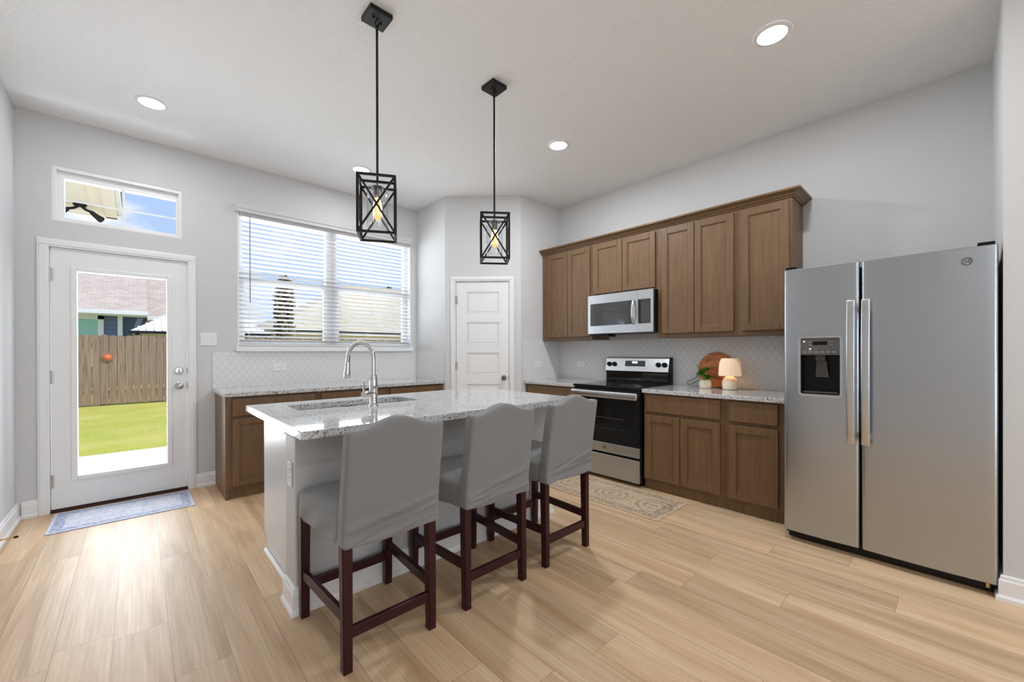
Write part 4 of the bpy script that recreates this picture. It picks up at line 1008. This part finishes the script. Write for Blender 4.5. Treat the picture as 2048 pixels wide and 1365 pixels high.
# ------------------------------------------------------------------ pendants
def pendant(label, x, y, rot):
    r = empty('pendant_light', (x, y, ZC), label, 'pendant light', 0, 'lantern pendants over the island')
    m = MB(); m.box(-0.063, 0.063, -0.063, 0.063, -0.026, -0.0005, 0.003); cn = m.build('canopy', 'black_metal', r)
    for sx in (-0.025, 0.025):
        m = MB(); m.lathe([(0.005, -0.034), (0.005, -0.026)], (sx, sx*0.4, 0), 10); m.build('canopy_screw', 'black_metal', cn)
    m = MB()
    pts = [(0.010*math.cos(a), 0, -0.045+0.016*math.sin(a)) for a in [2*PI*i/16 for i in range(17)]]; m.tube(pts, 0.0028, 8)
    pts = [(0, 0.010*math.cos(a), -0.066+0.014*math.sin(a)) for a in [2*PI*i/16 for i in range(17)]]; m.tube(pts, 0.0028, 8)
    m.build('chain_link', 'black_metal', r, smooth=60)
    zt, zb, hw, b = 2.184-ZC, 1.872-ZC, 0.100, 0.0125
    m = MB(); m.lathe([(0.0065, zt-0.005), (0.0065, -0.078)], (0, 0, 0), 12); m.build('rod', 'black_metal', r, smooth=50)
    hr = bpy.data.objects.new('lantern', None); 
    c_, s_ = math.cos(rot), math.sin(rot); mt = Matrix.Rotation(rot, 4, 'Z')
    m = MB(); t = MB()
    k = hw-b/2
    for sx in (-1, 1):
        for sy in (-1, 1): t.box(sx*k-b/2, sx*k+b/2, sy*k-b/2, sy*k+b/2, zb, zt, 0.0012)
    for z in (zb+b/2, zt-b/2):
        for q in (-1, 1):
            t.box(-k+b/2, k-b/2, q*k-b/2, q*k+b/2, z-b/2, z+b/2, 0.0012); t.box(q*k-b/2, q*k+b/2, -k+b/2, k-b/2, z-b/2, z+b/2, 0.0012)
    t.box(-k, k, -b/2, b/2, zt-b, zt, 0.0012)
    for q in (-1, 1):
        for d in (-1, 1):
            t.bar((-k, q*k, zb+b/2 if d > 0 else zt-b/2), (k, q*k, zt-b/2 if d > 0 else zb+b/2), 0.010, 0.007, up=(0, 1, 0))
            t.bar((q*k, -k, zb+b/2 if d > 0 else zt-b/2), (q*k, k, zt-b/2 if d > 0 else zb+b/2), 0.010, 0.007, up=(1, 0, 0))
    m.merge(t.bm, mt); m.build('lantern_cage', 'black_metal', r)
    bpy.data.objects.remove(hr)
    m = MB(); m.lathe([(0.0055, zt-0.03), (0.0055, zt-0.011)], (0, 0, 0), 10); m.lathe([(0.0, zt-0.028), (0.030, zt-0.034), (0.036, zt-0.040), (0.036, zt-0.043), (0.020, zt-0.043), (0.020, zt-0.085), (0.0, zt-0.085)], (0, 0, 0), 24); m.build('socket', 'dark_nickel', r, smooth=40)
    m = MB(); m.lathe([(0.038, zt-0.036), (0.050, zt-0.040), (0.055, zt-0.050), (0.055, zb+0.048), (0.052, zb+0.040), (0.044, zb+0.038)], (0, 0, 0), 36, cap=False); m.build('glass_shade', 'shade_glass', r, smooth=60)
    z0 = zt-0.085
    m = MB(); m.lathe([(0.0, z0-0.135), (0.014, z0-0.133), (0.025, z0-0.118), (0.030, z0-0.09), (0.030, z0-0.06), (0.024, z0-0.025), (0.014, z0), (0.0, z0)], (0, 0, 0), 24); bl = m.build('bulb', 'shade_glass', r, smooth=60)
    m = MB()
    for i in range(6):
        a = 2*PI*i/6; m.tube([(0.013*math.cos(a), 0.013*math.sin(a), z0-0.014), (0.0245*math.cos(a), 0.0245*math.sin(a), z0-0.06), (0.0215*math.cos(a+0.3), 0.0215*math.sin(a+0.3), z0-0.105)], 0.0022, 6)
    m.build('filament', 'filament_glow', bl)
    m = MB(); m.lathe([(0.0, z0-0.128), (0.012, z0-0.124), (0.020, z0-0.10), (0.023, z0-0.075), (0.020, z0-0.04), (0.011, z0-0.008), (0.0, z0-0.006)], (0, 0, 0), 20); m.build('glow_core', 'bulb_glow', bl, smooth=60)
    l = bpy.data.lights.new('pendant_bulb_light', 'POINT'); l.energy = 2.5; l.color = (1, 0.78, 0.5); l.shadow_soft_size = 0.03
    lo = bpy.data.objects.new('pendant_bulb_light', l); COL.objects.link(lo); lo.location = (x, y, ZC+z0-0.07)
    return r
pendant('black lantern pendant with glass cylinder, hanging nearer the camera over the sink', 0.970, 2.137, math.radians(-28))
pendant('black lantern pendant with glass cylinder, hanging in front of the pantry door', 1.823, 2.155, math.radians(-37))

# ------------------------------------------------------------------ recessed ceiling lights
def can(label, x, y, rad=0.098, power=LAMP_W):
    r = empty('recessed_light', (x, y, ZC), label, 'ceiling light', 0, 'recessed ceiling lights')
    m = MB(); m.lathe([(rad-0.026, -0.003), (rad-0.022, -0.010), (rad-0.006, -0.007), (rad, -0.0005)], (0, 0, 0), 40, cap=False); m.build('trim_ring', 'white_plastic', r, smooth=50)
    m = MB(); m.lathe([(0.0, -0.0065), (rad-0.024, -0.0065), (rad-0.024, -0.001), (0.0, -0.001)], (0, 0, 0), 40); m.build('diffuser', 'lamp_diffuser', r)
    area_light('recessed_lamp', (x, y, ZC-0.014), (0, 0, -1), 0.15, 0.15, power, (0.91, 0.955, 1.0), 'DISK')
can('round recessed ceiling light above the glazed door', 0.083, 3.996)
can('round recessed ceiling light above the kitchen window, behind the nearer pendant', 1.662, 4.041)
can('round recessed ceiling light in front of the wall cabinets', 2.762, 2.381, power=23.0)
can('round recessed ceiling light in front of the refrigerator, largest in view', 2.715, 0.712, power=15.0)
for x in (0.2, 2.4):  # unseen ceiling lights, added behind the camera to help light the room
    for y in (-1.2, -3.2): can('added round recessed ceiling light, unseen behind the camera', x, y, power=9.0)

# ------------------------------------------------------------------ rugs
def rug(name, label, cx, cy, rz, l, w_, mat):
    m = MB(); m.box(-l/2, l/2, -w_/2, w_/2, 0.0005, 0.007, 0.002); o = tag(m.build(name, mat), label, 'rug'); o.location = (cx, cy, 0); o.rotation_euler = (0, 0, rz); return o
rug('door_mat', 'faded blue patterned mat in front of the glazed door', -0.064, 4.428, 0.0, 0.81, 0.49, 'blue_rug_pile')
rug('runner_rug', 'tan patterned runner rug in front of the range', 3.045, 2.125, PI/2, 1.32, 0.52, 'runner_pile')

# ------------------------------------------------------------------ things on the worktop
r = empty('table_lamp', (3.842, 1.335, ZT), 'small cream table lamp with lit pleated shade beside the round board', 'lamp')
m = MB(); m.lathe([(0.045, 0), (0.058, 0.004), (0.063, 0.03), (0.062, 0.07), (0.052, 0.098), (0.034, 0.113), (0.022, 0.118), (0.022, 0.128), (0, 0.128)], (0, 0, 0), 36); m.build('base', 'ceramic_cream', r, smooth=50)
m = MB(); t = bmesh.new(); N = 96; rings = []
for rr, z in ((0.088, 0.122), (0.087, 0.16), (0.085, 0.20), (0.080, 0.240), (0.070, 0.270), (0.064, 0.276)):
    rings.append([t.verts.new(((rr+0.0022*(1 if i % 2 else -1))*math.cos(2*PI*i/N), (rr+0.0022*(1 if i % 2 else -1))*math.sin(2*PI*i/N), z)) for i in range(N)])
for a, b in zip(rings, rings[1:]):
    for i in range(N): t.faces.new((a[i], a[(i+1) % N], b[(i+1) % N], b[i]))
t.faces.new(rings[-1]); m.merge(t); m.build('lamp_shade', 'pleated_shade', r)
m = MB(); m.tube([(0.05, -0.02, 0.006), (0.075, -0.06, 0.004), (0.09, -0.10, 0.004), (0.07, -0.13, 0.004), (0.09, -0.17, 0.004)], 0.003, 8); m.build('cord', 'cord_grey', r, smooth=50)
l = bpy.data.lights.new('table_lamp_light', 'POINT'); l.energy = 0.14; l.color = (1, 0.8, 0.55); l.shadow_soft_size = 0.03
lo = bpy.data.objects.new('table_lamp_light', l); COL.objects.link(lo); lo.location = (3.842, 1.335, ZT+0.165)

r = empty('potted_plant', (3.825, 1.540, ZT), 'small green leafy plant in a cream pot by the round board', 'plant')
m = MB(); m.lathe([(0.036, 0), (0.046, 0.004), (0.052, 0.030), (0.050, 0.060), (0.042, 0.080), (0.038, 0.080), (0.044, 0.060), (0.040, 0.066), (0, 0.066)], (0, 0, 0), 32); m.build('pot', 'ceramic_cream', r, smooth=50)
m = MB(); rl = random.Random(4)
def leaf(mb, base, direction, L, W, droop):
    d = Vector(direction).normalized(); sd_ = d.cross(Vector((0, 0, 1)))
    sd_ = sd_.normalized() if sd_.length > 1e-3 else Vector((1, 0, 0)); t = bmesh.new(); rows_ = []
    n = 7
    for i in range(n+1):
        q = i/n; p = Vector(base)+d*L*q+Vector((0, 0, -droop*q*q)); ww = W*math.sin(PI*min(1, q*0.93+0.07))**0.8*0.5+0.0006
        up = sd_.cross(d).normalized()
        rows_.append([t.verts.new(p-sd_*ww+up*0.15*ww), t.verts.new(p-up*0.1*ww), t.verts.new(p+sd_*ww+up*0.15*ww)])
    for a, b in zip(rows_, rows_[1:]):
        for i in (0, 1): t.faces.new((a[i], a[i+1], b[i+1], b[i]))
    bmesh.ops.solidify(t, geom=t.faces[:], thickness=0.0008); mb.merge(t)
for i in range(26):
    a = 2.4*i; el = 0.15+0.7*((i*0.37) % 1)
    h = 0.085+0.085*((i*0.61) % 1)
    leaf(m, (0.012*math.cos(a), 0.012*math.sin(a), h), (math.cos(a), math.sin(a), el), 0.070+0.02*rl.random(), 0.054, 0.03)
leaf(m, (0, 0.01, 0.12), (-0.2, 0.75, 1.3), 0.17, 0.046, 0.03); leaf(m, (0, 0.0, 0.14), (0.1, -0.2, 1.0), 0.085, 0.055, 0.02)
for i in range(6): m.tube([(0, 0, 0.06), (0.02*math.cos(i), 0.02*math.sin(i), 0.12)], 0.002, 6)
m.build('foliage', 'leaf_green', r, smooth=60)

# round board leaning on the tile, with a wire handle
r = empty('round_board', (3.947, 1.497, ZT), 'round brown wooden board leaning on the tile behind the plant', 'serving board')
tl = math.radians(-9); BRD = 0.163
mt = Matrix.Translation((0, 0, 0.0045)) @ Matrix.Rotation(math.radians(5.6), 4, 'Y') @ Matrix.Translation((0, 0, BRD))
m = MB(); t = MB(); t.lathe([(0, -0.009), (BRD-0.004, -0.009), (BRD, -0.005), (BRD, 0.005), (BRD-0.004, 0.009), (0, 0.009)], (0, 0, 0), 64, 'X'); m.merge(t.bm, mt); m.build('board_disc', 'board_wood', r, smooth=40)
m = MB(); t = MB(); a = math.radians(209)
cy_, sy_ = -math.cos(a), math.sin(a)       # +Y is left as seen in the kitchen
pts = []
for q, off in ((0.95, 0.018), (1.72, 0.018), (1.80, 0.010), (1.82, 0.0), (1.80, -0.010), (1.72, -0.018), (0.95, -0.018)):
    pts.append((0.0, q*BRD*cy_-off*sy_, q*BRD*sy_+off*cy_))
t.tube(pts, 0.0042, 10); m.merge(t.bm, mt); m.build('handle', 'dark_nickel', r, smooth=60)

# ------------------------------------------------------------------ outdoors
m = MB(); m.box(-14, 30, 7.57, 60, GZ-0.3, GZ); struct(m, 'lawn', 'lawn_grass', 'sunlit green lawn outside the glazed door', 'lawn')
m = MB(); m.box(-14, 30, YW+0.16, 7.57, GZ-0.3, GZ+0.015); struct(m, 'patio', 'concrete', 'pale concrete patio slab outside the glazed door', 'patio')
r = empty('porch_eave', (-0.175, 6.96, 2.9), 'cream roof eave with soffit seen through the transom window', 'eave')
m = MB(); m.box(-3.2, -0.10, -2.0, -0.06, 0.0, 0.02); m.build('soffit', 'siding_cream', r)
m = MB(); m.box(-3.2, 0.0, -0.06, 0.0, -0.02, 0.16, 0.004); m.box(-0.10, 0.0, -2.0, 0.0, -0.02, 0.16, 0.004); m.box(-0.20, -0.17, -2.0, -0.06, -0.012, 0.004); m.build('fascia', 'siding_cream', r)
m = MB(); m.box(0.0, 0.04, -2.0, 0.02, 0.03, 0.16, 0.012); m.build('gutter_or_shade_strip', 'gutter_mint', r)
m = MB(); m.box(-3.25, 0.05, -2.0, 0.05, 0.16, 0.22); m.build('roof', 'shingles_brown', r)
r = empty('floodlight', (-0.46, 6.52, 2.898), 'twin-head dark floodlight mounted under the cream eave', 'floodlight')
m = MB(); m.lathe([(0.055, -0.03), (0.055, 0.0)], (0, 0, 0), 24); m.build('mount', 'black_metal', r, smooth=40)
for sx, ex in ((-0.10, -0.14), (0.09, 0.13)):
    m = MB(); m.tube([(0, 0, -0.025), (sx*0.5, 0.02, -0.06), (sx, 0.03, -0.075)], 0.014, 12)
    m.tube([(sx*0.9, 0.02, -0.07), (sx, 0.03, -0.08), (ex, 0.06, -0.11), (ex*1.25, 0.09, -0.13)], [0.014, 0.022, 0.028, 0.036], 18); hd = m.build('lamp_head', 'black_metal', r, smooth=50)
    m = MB(); m.lathe([(0.032, 0), (0.032, 0.004), (0, 0.004)], (0, 0, 0), 20); bm_ = m.build('lens', 'nickel', hd); bm_.location = (ex*1.26, 0.092, -0.1315); bm_.rotation_euler = Vector((ex*0.25, 0.03, -0.02)).to_track_quat('Z', 'Y').to_euler()

FY = 14.6
r = empty('wood_fence', (0, FY, GZ), 'weathered grey-brown wooden picket fence behind the lawn', 'fence')
m = MB(); rf = random.Random(3)
x = -6.0
while x < 14.0:
    w_ = 0.142; zt = 1.80+rf.uniform(-0.015, 0.015); dx = rf.uniform(-0.003, 0.003); c = 0.03
    poly = [(x+dx, 0.02+rf.uniform(0, 0.03)), (x+dx+w_, 0.02+rf.uniform(0, 0.03)), (x+dx+w_, zt-c), (x+dx+w_-c, zt), (x+dx+c, zt), (x+dx, zt-c)]
    m.prism(poly, 0.0, 0.018, Matrix(((1, 0, 0, 0), (0, 0, 1, 0), (0, 1, 0, 0), (0, 0, 0, 1)))); x += 0.152
m.build('plank_panel', 'fence_wood', r)
for z in (0.35, 0.95, 1.55):
    m = MB(); m.box(-6, 14, 0.019, 0.056, z-0.045, z+0.045); m.build('rail', 'fence_wood', r)
for k in range(9):
    m = MB(); m.box(-5.5+k*2.4, -5.41+k*2.4, 0.057, 0.147, 0.0, 1.75); m.build('post', 'fence_wood', r)
r = empty('sun_ornament', (-0.555, FY-0.03, 1.135), 'orange sun face plaque hanging on the fence', 'garden ornament')
m = MB(); m.lathe([(0.062, 0), (0.062, 0.012), (0.045, 0.02), (0, 0.026)], (0, 0, 0), 28, '-Y'); m.build('disc', 'orange_enamel', r, smooth=40)
m = MB()
for k in range(16):
    a = 2*PI*k/16; m.prism([(0.058*math.cos(a-0.17), 0.058*math.sin(a-0.17)), (0.118*math.cos(a), 0.118*math.sin(a)), (0.058*math.cos(a+0.17), 0.058*math.sin(a+0.17))], 0, 0.008, Matrix(((1, 0, 0, 0), (0, 0, -1, 0), (0, 1, 0, 0), (0, 0, 0, 1))))
m.build('rays', 'orange_enamel', r)

def roof_plane(mb, pts, th=0.12):
    """quad/tri sheet with thickness; UVs laid flat on the slope in metres"""
    t = bmesh.new(); P_ = [Vector(p) for p in pts]; nrm = (P_[1]-P_[0]).cross(P_[2]-P_[0]).normalized()
    if nrm.z < 0: P_ = P_[::-1]; nrm = -nrm
    a = [t.verts.new(p) for p in P_]; b = [t.verts.new(p-Vector((0, 0, th))) for p in P_]; n = len(a)
    t.faces.new(a); t.faces.new(b[::-1])
    for i in range(n): t.faces.new((a[i], b[i], b[(i+1) % n], a[(i+1) % n]))
    uv = t.loops.layers.uv.new('UVMap'); h = Vector((nrm.y, -nrm.x, 0)); h = h.normalized() if h.length > 1e-6 else Vector((1, 0, 0)); up = nrm.cross(h)
    for f in t.faces:
        for l_ in f.loops: l_[uv].uv = (l_.vert.co.dot(h), l_.vert.co.dot(up))
    bmesh.ops.recalc_face_normals(t, faces=t.faces[:])
    me = bpy.data.meshes.new('tmp'); t.to_mesh(me); t.free(); mb.bm.from_mesh(me); bpy.data.meshes.remove(me)
# grey-blue neighbour house behind the fence
HY = 22.0
r = empty('neighbour_house', (0, HY, GZ), 'blue-grey neighbour house with brown shingle roof beyond the fence', 'house')
m = MB(); roof_plane(m, [(-12, -0.5, 2.95), (0.3, -0.5, 2.95), (0.3, 5.0, 5.9), (-12, 5.0, 5.9)]); roof_plane(m, [(0.3, 0.7, 2.85), (2.3, 0.7, 2.85), (2.3, 5.0, 5.9), (0.3, 5.0, 5.9)]); roof_plane(m, [(-12, 10.5, 2.95), (2.3, 10.5, 2.95), (2.3, 5.0, 5.9), (-12, 5.0, 5.9)]); m.build('roof', 'shingles_brown', r)
m = MB(); m.box(-12, -0.43, 0.0, 0.2, 0, 2.9); m.box(-0.43, 2.2, 1.2, 1.4, 0, 2.8); m.box(-0.50, -0.431, 0.2, 1.2, 0, 2.85); m.box(-11.8, 2.2, 9.8, 10, 0, 2.9); m.box(2.0, 2.2, 1.3, 9.8, 0, 2.8); m.prism([(1.3, 2.8), (9.8, 2.8), (5.0, 5.6)], 2.02, 2.18, Matrix(((0, 0, 1, 0), (1, 0, 0, 0), (0, 1, 0, 0), (0, 0, 0, 1)))); m.build('wall', 'lap_siding', r)
m = MB(); m.box(-12, 0.32, -0.62, -0.48, 2.80, 2.95, 0.01); m.box(0.3, 2.3, 0.58, 0.72, 2.70, 2.85, 0.01); m.build('gutter_or_shade_strip', 'sheet_metal_white', r)
m = MB(); m.box(-12, 0.3, -0.5, 0.2, 2.76, 2.80); m.box(0.3, 2.3, 0.7, 1.2, 2.66, 2.7); m.build('soffit', 'sheet_metal_white', r)
m = MB(); m.box(-0.56, -0.42, -0.06, 0.0, 0, 2.76); m.box(-1.10, -0.94, -0.04, 0.0, 0.6, 2.76); m.box(-3.6, -0.94, -0.04, 0, 2.62, 2.76); m.build('white_trim', 'sheet_metal_white', r)
m = MB(); m.box(-3.6, -1.10, -0.02, 0.01, 0.7, 2.62); m.build('window', 'window_tint', r)
m = MB(); m.box(0.4, 1.75, 1.15, 1.2, 1.85, 2.5); wf = m.build('window', 'sheet_metal_white', r)
m = MB(); m.box(0.47, 1.04, 1.14, 1.16, 1.92, 2.43); m.box(1.11, 1.68, 1.14, 1.16, 1.92, 2.43); m.build('pane', 'window_dark', wf)
m = MB(); m.box(1.9, 2.15, 1.14, 1.21, 2.0, 2.62); m.build('shutter', 'window_dark', r)
# metal roofed gazebo
r = empty('gazebo', (1.6, 17.6, GZ), 'white metal pyramid gazebo roof showing above the fence', 'gazebo')
m = MB(); ap = (0, 0, 3.15)
cs = [(-1.75, -1.75, 1.98), (1.75, -1.75, 1.98), (1.75, 1.75, 1.98), (-1.75, 1.75, 1.98)]
for i in range(4): roof_plane(m, [cs[i], cs[(i+1) % 4], ap], 0.03)
for k in range(1, 20):
    q = -1.75+3.5*k/20; f = 1-abs(q)/1.75
    m.bar((q, -1.75, 2.0), (q*1.0, -1.75+1.75*f, 2.0+1.17*f), 0.025, 0.03)
m.build('roof', 'sheet_metal_white', r)
for sx in (-1.6, 1.6):
    for sy in (-1.6, 1.6):
        m = MB(); m.box(sx-0.05, sx+0.05, sy-0.05, sy+0.05, 0, 2.0); m.build('post', 'black_metal', r)
m = MB(); m.box(-1.75, 1.75, -1.77, -1.72, 1.90, 1.98); m.box(-1.77, -1.72, -1.75, 1.75, 1.90, 1.98); m.build('beam', 'black_metal', r)
# beige-roofed house seen through the blind
r = empty('neighbour_house', (0, 20, GZ), 'house with low beige hip roof seen through the blind', 'house')
A, B, C_, D_ = (4.4, 0, 2.42), (17, 0, 2.42), (17, 10, 2.42), (4.4, 10, 2.42); E1, E2 = (9.4, 5, 5.45), (14, 5, 5.45)
m = MB(); roof_plane(m, [A, B, E2, E1]); roof_plane(m, [B, C_, E2]); roof_plane(m, [C_, D_, E1, E2]); roof_plane(m, [D_, A, E1]); m.build('roof', 'shingles_beige', r)
m = MB(); m.box(4.9, 16.5, 0.5, 9.5, 0, 2.3); m.build('wall', 'siding_cream', r)
m = MB(); m.box(4.4, 17, 0.0, 0.06, 2.22, 2.36); m.build('gutter_or_shade_strip', 'window_dark', r)  # dark strip stands for the shadow line under the beige eave
# trees
def tree(label, x, y, h, rad, mat, seed, prof, group=None):
    r = empty('tree', (x, y, GZ), label, 'tree', 0, group); rt = random.Random(seed)
    m = MB(); m.tube([(0, 0, 0), (0.05, 0, h*0.5), (0, 0, h*0.96)], [0.12, 0.09, 0.02], 10); m.build('trunk', 'bark', r)
    t = bmesh.new()
    for i in range(2600):
        q = rt.random(); a = rt.uniform(0, 2*PI); rr = rad*prof(q)*math.sqrt(rt.random())*(0.75+0.25*math.sin(5*a+9*q))
        p = Vector((rr*math.cos(a), rr*math.sin(a), h*(0.08+0.92*q))); s_ = rt.uniform(0.05, 0.12)
        u_ = Vector((rt.uniform(-1, 1), rt.uniform(-1, 1), rt.uniform(-1, 1))).normalized(); v_ = u_.orthogonal().normalized()
        t.faces.new([t.verts.new(p+u_*s_), t.verts.new(p+v_*s_*0.7), t.verts.new(p-u_*s_), t.verts.new(p-v_*s_*0.7)])
    m = MB(); m.merge(t); m.build('foliage', mat, r, kind='stuff'); return r
tree('narrow brownish conifer rising beyond the fence, seen through the blind', 4.30, 18.0, 4.35, 0.75, 'tree_leaf', 5, lambda q: (0.55+0.45*math.sin(q*9))*0.3+0.9*(1-q)**0.7)
tree('dark green tree showing above the beige roof', 16.2, 33.5, 7.1, 2.4, 'far_tree_leaf', 6, lambda q: math.sin(PI*min(1, 0.15+0.85*q))**0.6)
r = empty('hedge', (6.5, FY-0.45, GZ), 'low green hedge along the fence outside the window', 'hedge'); rt = random.Random(9)
m = MB(); m.box(-4.0, 6.0, -0.05, 0.05, 0.0, 0.9); m.build('stems', 'bark', r)
t = bmesh.new()
for i in range(5000):
    p = Vector((rt.uniform(-4.4, 6.5), rt.uniform(-0.3, 0.3), rt.uniform(0.0, 1.25+0.1*math.sin(i)))); s_ = rt.uniform(0.03, 0.08)
    u_ = Vector((rt.uniform(-1, 1), rt.uniform(-1, 1), rt.uniform(-1, 1))).normalized(); v_ = u_.orthogonal().normalized()
    t.faces.new([t.verts.new(p+u_*s_), t.verts.new(p+v_*s_*0.7), t.verts.new(p-u_*s_), t.verts.new(p-v_*s_*0.7)])
m = MB(); m.merge(t); m.build('foliage', 'hedge_leaf', r, kind='stuff')
